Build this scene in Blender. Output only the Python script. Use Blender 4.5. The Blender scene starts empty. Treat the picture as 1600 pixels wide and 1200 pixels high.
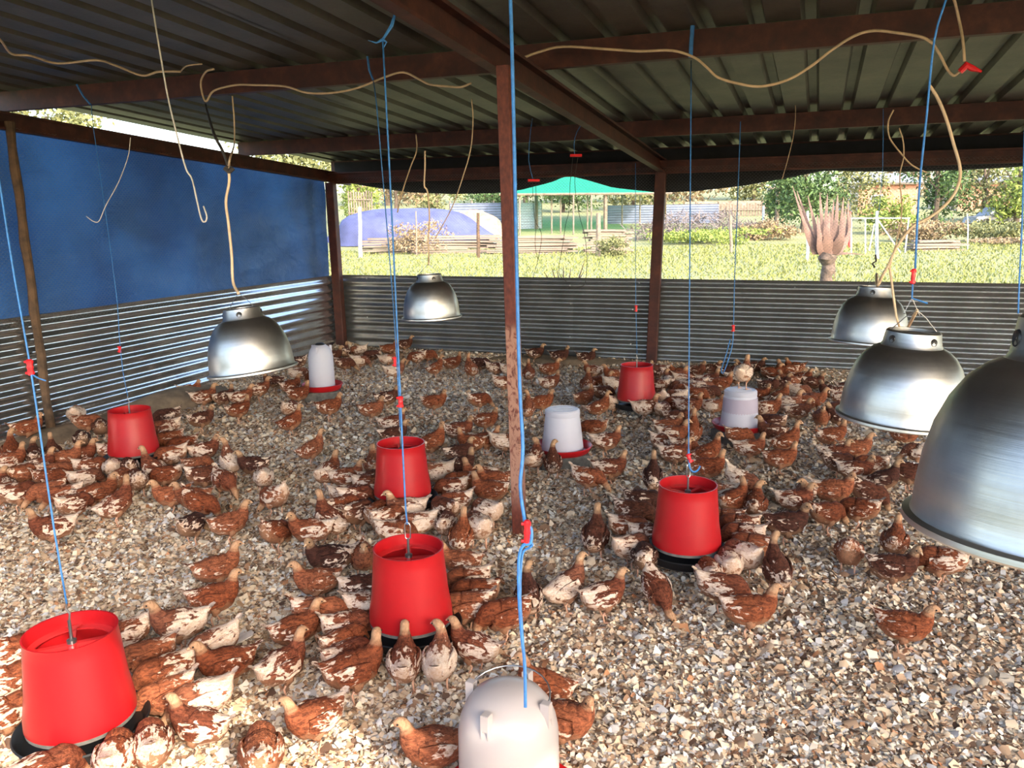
import bpy, math, random
import numpy as np
from mathutils import Vector, Matrix
random.seed(7); RNG = np.random.default_rng(7)
S = bpy.context.scene
COL = S.collection
PI = math.pi

# ------------------------------------------------------------------ camera
F = 1278.8; H = 1.5
pitch, roll, yaw = .20386, -.014773, -.35697
cp, sp = math.cos(pitch), math.sin(pitch)
FW = np.array([math.sin(yaw)*cp, math.cos(yaw)*cp, -sp])
_r0 = np.array([math.cos(yaw), -math.sin(yaw), 0.]); _u0 = np.cross(_r0, FW)
RI = _r0*math.cos(roll)+_u0*math.sin(roll)
UP = -_r0*math.sin(roll)+_u0*math.cos(roll)
CAM = np.array([0, 0, H])
cd = bpy.data.cameras.new('camera'); co = bpy.data.objects.new('camera', cd); COL.objects.link(co)
cd.sensor_width = 36; cd.lens = F/1600*36; cd.clip_start = .02; cd.clip_end = 1000
m = Matrix.Identity(4)
for i in range(3):
    m[i][0] = RI[i]; m[i][1] = UP[i]; m[i][2] = -FW[i]; m[i][3] = CAM[i]
co.matrix_world = m; S.camera = co

def ray(x, y): return RI*(x-800)/F-UP*(y-600)/F+FW
def PZ(x, y, z=0.):
    d = ray(x, y); return CAM+d*((z-H)/d[2])
def PY(x, y, Y):
    d = ray(x, y); return CAM+d*(Y/d[1])
def PX(x, y, X):
    d = ray(x, y); return CAM+d*(X/d[0])
def PD(x, y, D): return CAM+ray(x, y)*D
def proj(P):
    q = np.array(P)-CAM; z = q@FW
    return 800+F*(q@RI)/z, 600-F*(q@UP)/z, z

# ------------------------------------------------------------------ light
SUN_EL = math.radians(31)
LD = np.array([-.80, .60]); LD /= np.linalg.norm(LD)       # direction the light travels over the ground
w = bpy.data.worlds.new('sky'); S.world = w; w.use_nodes = True
nt = w.node_tree; nt.nodes.clear()
sky = nt.nodes.new('ShaderNodeTexSky'); sky.sky_type = 'NISHITA'; sky.sun_disc = False
sky.sun_elevation = SUN_EL
sky.sun_rotation = math.atan2(-LD[0], -LD[1])
sky.air_density = 1.0; sky.dust_density = 2.5; sky.ozone_density = .6
bg = nt.nodes.new('ShaderNodeBackground'); bg.inputs[1].default_value = .41
wo = nt.nodes.new('ShaderNodeOutputWorld')
nt.links.new(sky.outputs[0], bg.inputs[0]); nt.links.new(bg.outputs[0], wo.inputs[0])
sd = bpy.data.lights.new('sun', 'SUN'); sd.energy = 2.5; sd.angle = math.radians(.6); sd.color = (1, .90, .74)
so = bpy.data.objects.new('sun', sd); COL.objects.link(so)
dv = Vector((LD[0]*math.cos(SUN_EL), LD[1]*math.cos(SUN_EL), -math.sin(SUN_EL)))
so.rotation_euler = dv.to_track_quat('-Z', 'Y').to_euler(); so.location = (6, -6, 9)
S.view_settings.view_transform = 'Standard'; S.view_settings.look = 'None'
S.view_settings.exposure = 1.38; S.view_settings.gamma = 1; S.view_settings.use_curve_mapping = False

# ------------------------------------------------------------------ helpers
class MB:
    def __init__(s): s.v = []; s.f = []; s.mi = []; s.mat = 0
    def add(s, vs, fs):
        n = len(s.v); s.v += [tuple(map(float, q)) for q in vs]
        for q in fs: s.f.append(tuple(i+n for i in q)); s.mi.append(s.mat)
    def box(s, a, b):
        x0, y0, z0 = a; x1, y1, z1 = b
        s.add([(x0, y0, z0), (x1, y0, z0), (x1, y1, z0), (x0, y1, z0), (x0, y0, z1), (x1, y0, z1), (x1, y1, z1), (x0, y1, z1)],
              [(0, 3, 2, 1), (4, 5, 6, 7), (0, 1, 5, 4), (1, 2, 6, 5), (2, 3, 7, 6), (3, 0, 4, 7)])
    def obox(s, c, ax, ay, az):
        c = np.array(c, float); ax = np.array(ax, float); ay = np.array(ay, float); az = np.array(az, float)
        p = [c+i*ax+j*ay+k*az for k in (-1, 1) for (i, j) in ((-1, -1), (1, -1), (1, 1), (-1, 1))]
        s.add(p, [(0, 3, 2, 1), (4, 5, 6, 7), (0, 1, 5, 4), (1, 2, 6, 5), (2, 3, 7, 6), (3, 0, 4, 7)])
    def tube(s, pts, r, n=6, cap=True):
        pts = [np.array(p, float) for p in pts]; rs = r if hasattr(r, '__len__') else [r]*len(pts)
        base = len(s.v); a = None
        for i, p in enumerate(pts):
            t = pts[min(i+1, len(pts)-1)]-pts[max(i-1, 0)]; t = t/(np.linalg.norm(t)+1e-12)
            if a is None:
                a = np.cross(t, [0, 0, 1.]) if abs(t[2]) < .9 else np.cross(t, [1., 0, 0])
            a = a-t*(a@t); a = a/(np.linalg.norm(a)+1e-12); b = np.cross(t, a)
            for k in range(n):
                an = 2*PI*k/n; s.v.append(tuple(p+rs[i]*(a*math.cos(an)+b*math.sin(an))))
        for i in range(len(pts)-1):
            for k in range(n):
                q = base+i*n; s.f.append((q+k, q+(k+1) % n, q+n+(k+1) % n, q+n+k)); s.mi.append(s.mat)
        if cap:
            s.f.append(tuple(base+k for k in range(n))[::-1]); s.mi.append(s.mat)
            s.f.append(tuple(base+(len(pts)-1)*n+k for k in range(n))); s.mi.append(s.mat)
    def lathe(s, prof, n=40, c=(0, 0, 0), close=False):
        base = len(s.v)
        for r, z in prof:
            for k in range(n):
                an = 2*PI*k/n; s.v.append((c[0]+r*math.cos(an), c[1]+r*math.sin(an), c[2]+z))
        L = len(prof)
        for i in range(L if close else L-1):
            for k in range(n):
                q = base+i*n; q2 = base+((i+1) % L)*n
                s.f.append((q+k, q+(k+1) % n, q2+(k+1) % n, q2+k)); s.mi.append(s.mat)
    def disc(s, r, z, n=40, c=(0, 0)):
        b = len(s.v)
        for k in range(n): s.v.append((c[0]+r*math.cos(2*PI*k/n), c[1]+r*math.sin(2*PI*k/n), z))
        s.f.append(tuple(range(b, b+n))); s.mi.append(s.mat)
    def mesh(s, name, mats, smooth=True, angle=None):
        me = bpy.data.meshes.new(name); me.from_pydata(s.v, [], s.f)
        for q in (mats if isinstance(mats, (list, tuple)) else [mats]): me.materials.append(q)
        if len(s.mi): me.polygons.foreach_set('material_index', s.mi)
        if smooth: me.polygons.foreach_set('use_smooth', [True]*len(s.f))
        if smooth and angle: me.set_sharp_from_angle(angle=math.radians(angle))
        me.update(); return me
    def build(s, name, mats, parent=None, smooth=True, angle=35, loc=None):
        o = bpy.data.objects.new(name, s.mesh(name, mats, smooth, angle)); COL.objects.link(o)
        if parent: o.parent = parent
        if loc is not None: o.location = loc
        return o

def tag(o, label=None, cat=None, group=None, kind=None):
    if label: o['label'] = label
    if cat: o['category'] = cat
    if group: o['group'] = group
    if kind: o['kind'] = kind
    return o
def empty(name, loc=(0, 0, 0), label=None, cat=None, group=None, kind=None, rz=0):
    o = bpy.data.objects.new(name, None); COL.objects.link(o); o.location = loc; o.rotation_euler = (0, 0, rz)
    o.empty_display_size = .05
    return tag(o, label, cat, group, kind)
def link_copy(o, parent=None):
    c = o.copy(); COL.objects.link(c)
    if parent is not None: c.parent = parent
    return c
def crom(pts, n=6):
    pts = [np.array(p, float) for p in pts]
    P = [pts[0]*2-pts[1]]+pts+[pts[-1]*2-pts[-2]]; out = []
    for i in range(1, len(P)-2):
        for k in range(n):
            t = k/n
            out.append(.5*(2*P[i]+(P[i+1]-P[i-1])*t+(2*P[i-1]-5*P[i]+4*P[i+1]-P[i+2])*t*t+(-P[i-1]+3*P[i]-3*P[i+1]+P[i+2])*t**3))
    out.append(pts[-1]); return out

# ------------------------------------------------------------------ materials
def srgb(c):
    return tuple((x/255/12.92 if x/255 <= .04045 else ((x/255+.055)/1.055)**2.4) for x in c)+(1,)
class NB:
    def __init__(s, name):
        s.m = bpy.data.materials.new(name); s.m.use_nodes = True; s.t = s.m.node_tree
        s.b = s.t.nodes['Principled BSDF']
    def n(s, typ, **kw):
        q = s.t.nodes.new('ShaderNode'+typ)
        for k, v in kw.items():
            if hasattr(q, k): setattr(q, k, v)
            else: q.inputs[k.replace('_', ' ')].default_value = v
        return q
    def l(s, a, b): s.t.links.new(a, b)
    def coord(s, scale=(1, 1, 1), kind='Object'):
        tc = s.n('TexCoord'); mp = s.n('Mapping'); s.l(tc.outputs[kind], mp.inputs[0]); mp.inputs['Scale'].default_value = scale
        return mp.outputs[0]
    def noise(s, vec, scale=5, detail=4, rough=.5, dist=0):
        q = s.n('TexNoise'); s.l(vec, q.inputs['Vector']); q.inputs['Scale'].default_value = scale
        q.inputs['Detail'].default_value = detail; q.inputs['Roughness'].default_value = rough; q.inputs['Distortion'].default_value = dist
        return q.outputs['Fac']
    def ramp(s, fac, stops, interp='LINEAR'):
        q = s.n('ValToRGB'); q.color_ramp.interpolation = interp; e = q.color_ramp.elements
        while len(e) < len(stops): e.new(.5)
        for i, (p, c) in enumerate(stops):
            e[i].position = p; e[i].color = srgb(c) if max(c[:3]) > 1.01 or len(c) == 3 else c
        s.l(fac, q.inputs[0]); return q.outputs[0]
    def mix(s, fac, a, b, mode='MIX'):
        q = s.n('MixRGB'); q.blend_type = mode
        for v, i in ((fac, 0), (a, 1), (b, 2)):
            if isinstance(v, (int, float)): q.inputs[i].default_value = v
            elif isinstance(v, tuple): q.inputs[i].default_value = v if len(v) == 4 else srgb(v)
            else: s.l(v, q.inputs[i])
        return q.outputs[0]
    def math(s, op, a, b=0.):
        q = s.n('Math'); q.operation = op
        for v, i in ((a, 0), (b, 1)):
            if isinstance(v, (int, float)): q.inputs[i].default_value = v
            else: s.l(v, q.inputs[i])
        return q.outputs[0]
    def bump(s, h, strength=.3, dist=.01):
        q = s.n('Bump'); q.inputs['Strength'].default_value = strength; q.inputs['Distance'].default_value = dist
        s.l(h, q.inputs['Height']); s.l(q.outputs[0], s.b.inputs['Normal'])
    def set(s, color=None, rough=None, metal=None, **kw):
        for k, v in (('Base Color', color), ('Roughness', rough), ('Metallic', metal)):
            if v is None: continue
            if isinstance(v, (int, float)): s.b.inputs[k].default_value = v
            elif isinstance(v, tuple): s.b.inputs[k].default_value = v if len(v) == 4 else srgb(v)
            else: s.l(v, s.b.inputs[k])
        for k, v in kw.items(): s.b.inputs[k.replace('_', ' ')].default_value = v
        return s.m
def simple(name, col, rough=.6, metal=0., var=.12, scale=20, bump=0., **kw):
    q = NB(name); v = q.coord(); f = q.noise(v, scale, 5, .6)
    c1 = tuple(x*(1-var) for x in col); c2 = tuple(min(255, x*(1+var)) for x in col)
    if bump: q.bump(f, bump, .005)
    return q.set(q.ramp(f, [(.3, c1), (.7, c2)]), rough, metal, **kw)

def m_steel():
    q = NB('rusty_primer_steel'); v = q.coord(); f = q.noise(v, 9, 8, .65); g = q.noise(v, 45, 4, .6)
    c = q.ramp(f, [(.3, (46, 22, 17)), (.5, (68, 31, 23)), (.68, (88, 46, 32)), (.8, (116, 80, 56))])
    q.bump(g, .3, .003); return q.set(c, .62, .1)
def m_post():
    q = NB('peeling_post_paint'); tc = q.n('TexCoord'); v = q.coord((20, 20, 13)); f = q.noise(v, 1.5, 5, .6, 1.6)
    sep = q.n('SeparateXYZ'); q.l(tc.outputs['Object'], sep.inputs[0])
    lo = q.n('MapRange', interpolation_type='SMOOTHSTEP'); lo.inputs[1].default_value = .12; lo.inputs[2].default_value = .30
    hi = q.n('MapRange', interpolation_type='SMOOTHSTEP'); hi.inputs[1].default_value = 1.05; hi.inputs[2].default_value = 1.0
    q.l(sep.outputs[2], lo.inputs[0]); q.l(sep.outputs[2], hi.inputs[0])
    mk = q.math('MULTIPLY', lo.outputs[0], hi.outputs[0])
    wear = q.math('MULTIPLY', mk, q.ramp(f, [(.36, (0, 0, 0)), (.52, (255, 255, 255))]))
    base = q.ramp(q.noise(v, 3, 5), [(.3, (78, 36, 28)), (.7, (112, 54, 40))])
    return q.set(q.mix(wear, base, (158, 116, 96)), .65, 0.)
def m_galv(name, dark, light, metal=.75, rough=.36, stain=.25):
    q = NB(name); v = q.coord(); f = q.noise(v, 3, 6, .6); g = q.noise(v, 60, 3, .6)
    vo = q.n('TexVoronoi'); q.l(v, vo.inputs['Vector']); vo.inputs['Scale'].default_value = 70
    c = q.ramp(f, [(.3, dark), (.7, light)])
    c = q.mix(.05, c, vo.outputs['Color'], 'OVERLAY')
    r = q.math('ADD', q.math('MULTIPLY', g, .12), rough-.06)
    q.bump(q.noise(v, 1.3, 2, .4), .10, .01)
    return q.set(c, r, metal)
def m_alu():
    q = NB('spun_aluminium'); v = q.coord((1, 1, 60)); f = q.noise(v, 3, 4, .6); v2 = q.coord(); g = q.noise(v2, 8, 5, .6)
    c = q.ramp(g, [(.3, (152, 151, 150)), (.7, (190, 188, 185))])
    sp_ = q.noise(v2, 55, 3, .7)
    c = q.mix(q.ramp(sp_, [(.70, (0, 0, 0)), (.78, (90, 90, 90))]), c, (120, 104, 88))
    q.bump(f, .12, .002)
    return q.set(c, q.math('ADD', q.math('MULTIPLY', f, .16), .28), 1.)
def m_feather(name, wingy):
    q = NB(name); tc = q.n('TexCoord'); oi = q.n('ObjectInfo')
    off = q.n('VectorMath', operation='SCALE'); comb = q.n('CombineXYZ')
    q.l(oi.outputs['Random'], comb.inputs[0]); q.l(oi.outputs['Random'], comb.inputs[1]); q.l(oi.outputs['Random'], comb.inputs[2])
    q.l(comb.outputs[0], off.inputs[0]); off.inputs['Scale'].default_value = 7.3
    mp = q.n('Mapping'); mp.inputs['Scale'].default_value = (.8, 2.1, 2.1); q.l(tc.outputs['Object'], mp.inputs[0])
    ad = q.n('VectorMath', operation='ADD'); q.l(mp.outputs[0], ad.inputs[0]); q.l(off.outputs[0], ad.inputs[1])
    v = ad.outputs[0]
    big = q.noise(v, 22, 3, .6, .8)
    fine = q.noise(v, 60, 3, .6, .4)
    at = q.n('Attribute', attribute_name='zone'); sep = q.n('SeparateColor'); q.l(at.outputs['Color'], sep.inputs[0])
    # share of pale feathers: object alpha moves the threshold
    k = q.math('ADD', q.math('MULTIPLY', big, .8), q.math('MULTIPLY', fine, .2))
    k = q.math('ADD', k, q.math('MULTIPLY', oi.outputs['Alpha'], .30))
    k = q.math('ADD', k, q.math('MULTIPLY', q.math('ADD', sep.outputs[1], -.5), .34))
    mask = q.ramp(k, [(.615, (0, 0, 0)), (.665, (255, 255, 255))])
    brown = q.mix(q.ramp(fine, [(.35, (0, 0, 0)), (.65, (255, 255, 255))]), q.mix(1., oi.outputs['Color'], (150, 145, 150), 'MULTIPLY'), oi.outputs['Color'])
    pale = q.ramp(fine, [(.35, (205, 172, 146)), (.62, (228, 208, 190))])
    c = q.mix(mask, brown, pale)
    c = q.mix(q.math('MULTIPLY', sep.outputs[2], .55), c, (190, 146, 112))        # soft buff belly and thighs
    c = q.mix(q.math('MULTIPLY', sep.outputs[0], .8), c, (206, 166, 128))       # pale face
    wv = q.n('TexWave', wave_type='BANDS', bands_direction='X'); q.l(mp.outputs[0], wv.inputs['Vector'])
    wv.inputs['Scale'].default_value = 34; wv.inputs['Distortion'].default_value = 9; wv.inputs['Detail'].default_value = 2; wv.inputs['Detail Scale'].default_value = 3
    q.bump(q.math('ADD', wv.outputs['Fac'], fine), .45, .004)
    return q.set(c, .8, 0., Specular_IOR_Level=.2)
def m_litter(name, attr=True):
    q = NB(name)
    if attr:
        a = q.n('Attribute', attribute_name='tint'); v = q.coord(); f = q.noise(v, 300, 2)
        return q.set(q.mix(q.math('MULTIPLY', f, .12), a.outputs['Color'], (150, 120, 96)), .8)
    v = q.coord(); vo = q.n('TexVoronoi'); q.l(v, vo.inputs['Vector']); vo.inputs['Scale'].default_value = 85
    sp_ = q.n('SeparateColor'); q.l(vo.outputs['Color'], sp_.inputs[0])
    c = q.ramp(sp_.outputs[0], [(0., (120, 100, 84)), (.3, (160, 136, 114)), (.55, (190, 168, 146)), (.8, (214, 198, 178)), (1., (232, 222, 206))])
    d = q.noise(v, 1.4, 4, .6)
    c = q.mix(q.ramp(d, [(.38, (0, 0, 0)), (.66, (120, 120, 120))]), c, (124, 98, 76))
    q.bump(sp_.outputs[1], .8, .012)
    return q.set(c, .85)
def m_grass():
    q = NB('sunlit_grass'); v = q.coord(); f = q.noise(v, .35, 6, .65); g = q.noise(v, 9, 5, .7)
    c = q.ramp(f, [(.3, (104, 108, 62)), (.5, (124, 126, 76)), (.7, (144, 138, 96))])
    c = q.mix(.35, c, q.ramp(g, [(.3, (92, 100, 58)), (.7, (168, 164, 120))])); q.bump(g, .6, .05)
    return q.set(c, .9)
def m_leaf(name, a, b, tr=.25):
    q = NB(name); v = q.coord(); at = q.n('Attribute', attribute_name='tint')
    c = q.mix(at.outputs['Fac'], a, b)
    return q.set(c, .7, 0., Specular_IOR_Level=.25)
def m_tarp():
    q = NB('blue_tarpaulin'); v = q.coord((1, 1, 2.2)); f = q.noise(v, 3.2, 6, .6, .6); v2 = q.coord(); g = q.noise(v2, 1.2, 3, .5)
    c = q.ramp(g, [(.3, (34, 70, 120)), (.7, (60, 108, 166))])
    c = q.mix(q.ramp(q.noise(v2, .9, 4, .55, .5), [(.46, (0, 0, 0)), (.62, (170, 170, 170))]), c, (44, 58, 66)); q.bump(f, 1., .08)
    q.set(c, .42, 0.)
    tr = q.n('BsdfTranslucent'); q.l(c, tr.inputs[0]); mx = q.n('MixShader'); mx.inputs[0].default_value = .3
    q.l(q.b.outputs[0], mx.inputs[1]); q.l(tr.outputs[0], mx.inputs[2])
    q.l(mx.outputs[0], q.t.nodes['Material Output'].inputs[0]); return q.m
def m_trans(name, col, k=.4, rough=.35, alpha=None):
    q = NB(name); q.set(col, rough, 0.)
    tr = q.n('BsdfTranslucent'); tr.inputs[0].default_value = srgb(col); mx = q.n('MixShader'); mx.inputs[0].default_value = k
    q.l(q.b.outputs[0], mx.inputs[1]); q.l(tr.outputs[0], mx.inputs[2])
    q.l(mx.outputs[0], q.t.nodes['Material Output'].inputs[0]); return q.m
M = dict(
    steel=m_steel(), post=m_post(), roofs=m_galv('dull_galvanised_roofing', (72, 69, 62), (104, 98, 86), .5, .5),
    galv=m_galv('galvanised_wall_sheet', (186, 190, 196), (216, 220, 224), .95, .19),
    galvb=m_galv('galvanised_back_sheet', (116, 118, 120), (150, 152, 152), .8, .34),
    alu=m_alu(), alub=simple('dark_hood_inside', (150, 148, 146), .45, .9),
    red=simple('red_feeder_plastic', (170, 20, 26), .36, 0, .05, 6), redb=simple('glossy_highlit_red_brace', (196, 44, 46), .22, 0, .05, 6), redc=simple('red_clip_plastic', (220, 30, 38), .4, 0, .05),  # redb: feeder red lightened, highlights of the brace put into its colour
    black=simple('black_plastic', (22, 22, 24), .5, 0, .2), wire=simple('zinc_wire', (150, 150, 152), .35, .9, .1),
    net=simple('netting_wire', (112, 114, 116), .5, .6, .1), rope=simple('blue_baling_twine', (52, 112, 172), .55, 0, .15, 60),
    cable=simple('cream_electric_flex', (196, 168, 134), .5, 0, .1), dcable=simple('dark_tarred_flex', (40, 34, 30), .6),
    string=simple('white_string', (190, 182, 172), .7), white=m_trans('milky_white_plastic', (202, 192, 188), .3, .25),
    milk=m_trans('frosted_drinker_plastic', (226, 226, 236), .4, .35), block=simple('concrete_block', (98, 95, 90), .9, 0, .2, 30, .4),
    wood=simple('weathered_pole_wood', (78, 60, 44), .85, 0, .3, 14, .5), litter=m_litter('shaving_litter', False), chip=m_litter('wood_chip'),
    feather=m_feather('mottled_feathers', False), wing=m_feather('mottled_wing_feathers', True),
    skin=simple('pale_pink_leg_skin', (212, 164, 136), .55, 0, .1, 80), beak=simple('horn_beak', (206, 170, 136), .45),
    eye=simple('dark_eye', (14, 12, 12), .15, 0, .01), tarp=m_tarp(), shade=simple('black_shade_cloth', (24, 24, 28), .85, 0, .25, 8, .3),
    soil=simple('packed_soil_bank', (118, 102, 84), .95, 0, .2, 9, .8), grass=m_grass(),
    plank=simple('bleached_planks', (122, 108, 96), .9, 0, .3, 1.5), tpost=simple('grey_timber_post', (120, 106, 92), .9, 0, .2, 6),
    paint=simple('white_painted_steel', (190, 190, 192), .5), rpaint=simple('red_painted_post', (176, 48, 40), .6),
    zinc=simple('far_zinc_sheet', (104, 112, 134), .8, 0, .12, 2), wpanel=simple('white_panel', (176, 180, 190), .7),
    brick=simple('far_red_brick', (176, 118, 96), .9, 0, .12, 3), mortar=simple('pale_mortar', (196, 178, 160), .9),
    rsheet=simple('pale_roof_sheet', (140, 142, 150), .8, 0), gnet=m_trans('green_shade_net', (28, 170, 132), .5, .7),
    btarp=simple('faded_blue_ground_sheet', (72, 78, 120), .9, 0, .15, 1.5, .5), sand=simple('brown_sand', (178, 142, 108), .95, 0, .15, 3, .5),
    twig=simple('grey_brushwood', (112, 102, 100), .9, 0, .15, 3), bark=simple('bark', (92, 78, 66), .9, 0, .2, 4),
    aloe=simple('dry_aloe_leaf', (104, 80, 70), .75, 0, .18, 5), aloet=simple('aloe_trunk', (92, 78, 68), .95, 0, .3, 18, .7),
    lf1=m_leaf('olive_leaves', (72, 82, 50), (146, 144, 96)), lf2=m_leaf('deep_green_leaves', (40, 62, 36), (92, 116, 66)),
    lf3=m_leaf('dry_brown_leaves', (112, 94, 72), (168, 146, 112)), lf4=m_leaf('bright_green_leaves', (94, 114, 48), (150, 160, 82)),
    blade=m_leaf('grass_blades', (102, 112, 54), (146, 144, 88)), car=simple('silver_car_paint', (140, 142, 148), .3, .3, .02),
    glass=simple('dark_car_glass', (40, 48, 56), .1), pinkf=simple('white_scoop', (214, 206, 200), .5),
)

# ------------------------------------------------------------------ structure
XL, XR, YB, YF = -5.02, 5.8, 7.93, -.35  # XR: unseen right end, set wide so its sun strip misses the view
def zraf(Y): return 2.194-.0557*(Y-4.156)          # top of the rafters
SL = math.atan(.0557)
def gz(x, y):
    d = -.35*x+.937*y
    return max(0., (d-38)*.045) if d > 38 else 0.

# floor and litter
mb = MB(); nx, ny = 60, 50
for j in range(ny+1):
    for i in range(nx+1):
        x = XL-.12+(XR-XL+.24)*i/nx; y = YF-.1+(YB-YF+.2)*j/ny
        bank = .09*math.exp(-max(0, YB-y)/.16)+.09*math.exp(-max(0, x-XL)/.2)
        mb.v.append((x, y, .006*math.sin(3.1*x+1)*math.sin(2.7*y)+bank-.004))
for j in range(ny):
    for i in range(nx):
        q = j*(nx+1)+i; mb.f.append((q, q+1, q+nx+2, q+nx+1)); mb.mi.append(0)
tag(mb.build('floor', M['litter']), 'wood shaving litter floor of the poultry shed', kind='structure')
def floor_z(x, y): return .006*math.sin(3.1*x+1)*math.sin(2.7*y)+.09*math.exp(-max(0, YB-y)/.16)+.09*math.exp(-max(0, x-XL)/.2)-.004

def chips(name, n, ylo, yhi, size, label):
    Y = RNG.uniform(ylo, yhi, n*3)
    X = RNG.uniform(XL+.05, 2.6, n*3)
    xl = -Y*1.38-.6; xr = Y*.26+.45
    ok = (X > xl) & (X < xr); X = X[ok][:n]; Y = Y[ok][:n]; n = len(X)
    s = RNG.lognormal(0, .38, n)*size; asp = RNG.uniform(.45, 1., n); th = RNG.uniform(0, 2*PI, n)
    a = np.stack([np.cos(th), np.sin(th), RNG.normal(0, .42, n)], 1)*s[:, None]*.5
    b = np.stack([-np.sin(th), np.cos(th), RNG.normal(0, .42, n)], 1)*(s*asp)[:, None]*.5
    Z = np.array([.006*np.sin(3.1*X+1)*np.sin(2.7*Y)])[0]+.09*np.exp(-np.maximum(0, YB-Y)/.16)+.09*np.exp(-np.maximum(0, X-XL)/.2)
    Z = Z+RNG.uniform(0.0, .55, n)*size-.002
    c = np.stack([X, Y, Z], 1)
    up = np.zeros((n, 3)); up[:, 2] = RNG.uniform(-.15, .3, n)*s
    j = lambda: RNG.uniform(.75, 1.15, (n, 1))
    V = np.stack([c-a*j()-b*j(), c-b*j()*1.05+up, c+a*j()-b*j()*.9, c+a*j()+b*j(), c+b*j()*1.05+up, c-a*j()*.9+b*j()], 1).reshape(-1, 3)
    k = np.arange(n)[:, None]*6
    Fc = np.concatenate([k+np.array([[0, 1, 4, 5]]), k+np.array([[1, 2, 3, 4]])], 1).reshape(-1)
    me = bpy.data.meshes.new(name); me.vertices.add(len(V)); me.vertices.foreach_set('co', V.reshape(-1))
    nf = 2*n; me.loops.add(nf*4); me.loops.foreach_set('vertex_index', Fc.astype(np.int32))
    me.polygons.add(nf); me.polygons.foreach_set('loop_start', np.arange(nf, dtype=np.int32)*4)
    me.update(calc_edges=True)
    pal = np.array([srgb(q) for q in ((246, 230, 206), (234, 212, 182), (216, 188, 156), (194, 160, 128), (150, 116, 90), (224, 220, 216), (252, 246, 232), (184, 176, 172), (104, 78, 62), (196, 138, 96))])
    pr = np.array([.18, .17, .15, .12, .09, .10, .08, .05, .04, .02])
    pc = pal[RNG.choice(len(pal), n, p=pr/pr.sum())]*RNG.uniform(.85, 1.12, (n, 1)); pc[:, 3] = 1
    at = me.attributes.new('tint', 'FLOAT_COLOR', 'POINT'); at.data.foreach_set('color', np.repeat(pc, 6, 0).reshape(-1).astype(np.float32))
    me.materials.append(M['chip'])
    o = bpy.data.objects.new(name, me); COL.objects.link(o); tag(o, label, 'bedding', kind='stuff')
chips('wood_shavings', 100000, .75, 2.6, .0150, 'pale wood shavings covering the floor nearest the viewer')
chips('wood_shavings', 105000, 2.6, 4.6, .0160, 'wood shavings on the floor between the near and middle feeders')
chips('wood_shavings', 85000, 4.6, 7.9, .0190, 'wood shavings on the floor towards the back wall')

# corrugated wall sheets (parts of the walls)
def corr_sheet(length, height, pitch=.0885, amp=.011, n=10):
    """horizontal corrugation: length along local X, height Z, thickness Y; trapezoid profile"""
    prof = []; z = 0; k = 0
    prof = [(0., 0.)]
    while z < height-.001:
        for dz, a in [(k/10, .5-.5*math.cos(2*PI*k/10)) for k in range(1, 11)]:
            zz = z+dz*pitch
            if zz < height: prof.append((zz, a*amp))
        z += pitch
    prof.append((height, 0.))
    mb = MB(); nseg = 6
    for side in (0, 1):
        base = len(mb.v)
        for (zz, yy) in prof:
            for i in range(nseg+1):
                x = length*i/nseg
                wv = .003*math.sin(i*1.7+zz*3)
                mb.v.append((x, yy+wv+side*.0012, zz))
        for j in range(len(prof)-1):
            for i in range(nseg):
                q = base+j*(nseg+1)+i; f = (q, q+1, q+nseg+2, q+nseg+1)
                mb.f.append(f if side == 0 else f[::-1]); mb.mi.append(0)
    return mb
HW = .875
def wall(name, label, x0, y0, ang, cuts, mat, h=HW):
    root = empty(name, (x0, y0, 0), label, None, None, 'structure', ang)
    for k in range(len(cuts)-1):
        a, b = cuts[k], cuts[k+1]
        o = corr_sheet(b-a+.05, h, amp=.019).build('corrugated_sheet', mat, root, angle=60)
        o.location = (a, .004*(k % 2), 0)
    # screws and rail
    return root
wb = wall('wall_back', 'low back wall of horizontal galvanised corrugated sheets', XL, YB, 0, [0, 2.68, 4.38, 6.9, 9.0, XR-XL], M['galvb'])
wl = wall('wall_left', 'low left wall of shiny horizontal corrugated sheets under the blue tarp', XL, -.3, PI/2, [0, 2.3, 4.45, 6.4, YB+.3], M['galv'])
wr = wall('wall_right', 'unseen low right wall of corrugated sheets, set wide to keep sun off the visible floor', XR, YB, -PI/2, [0, 2.5, 5, YB-YF], M['galv'])
wf = wall('wall_front', 'low front wall of corrugated sheets', XR, YF, PI, [0, 3, 6, 9, XR-XL], M['galv'])
for (x, y) in ((573, 435.5), (574, 495.5), (891, 446), (892, 474.5), (890.7, 526), (999, 442.5), (989, 483.5), (996, 483.5), (985.5, 537.5), (1242, 449)):
    p = PY(x, y, YB-.004); s = MB(); s.lathe([(.0001, -.003), (.006, -.002), (.008, .001), (.008, .004)], 8)
    o = s.build('screw', M['paint'], wb); o.location = (p[0]-XL, -.002, p[2]); o.rotation_euler = (PI/2, 0, 0)

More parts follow.
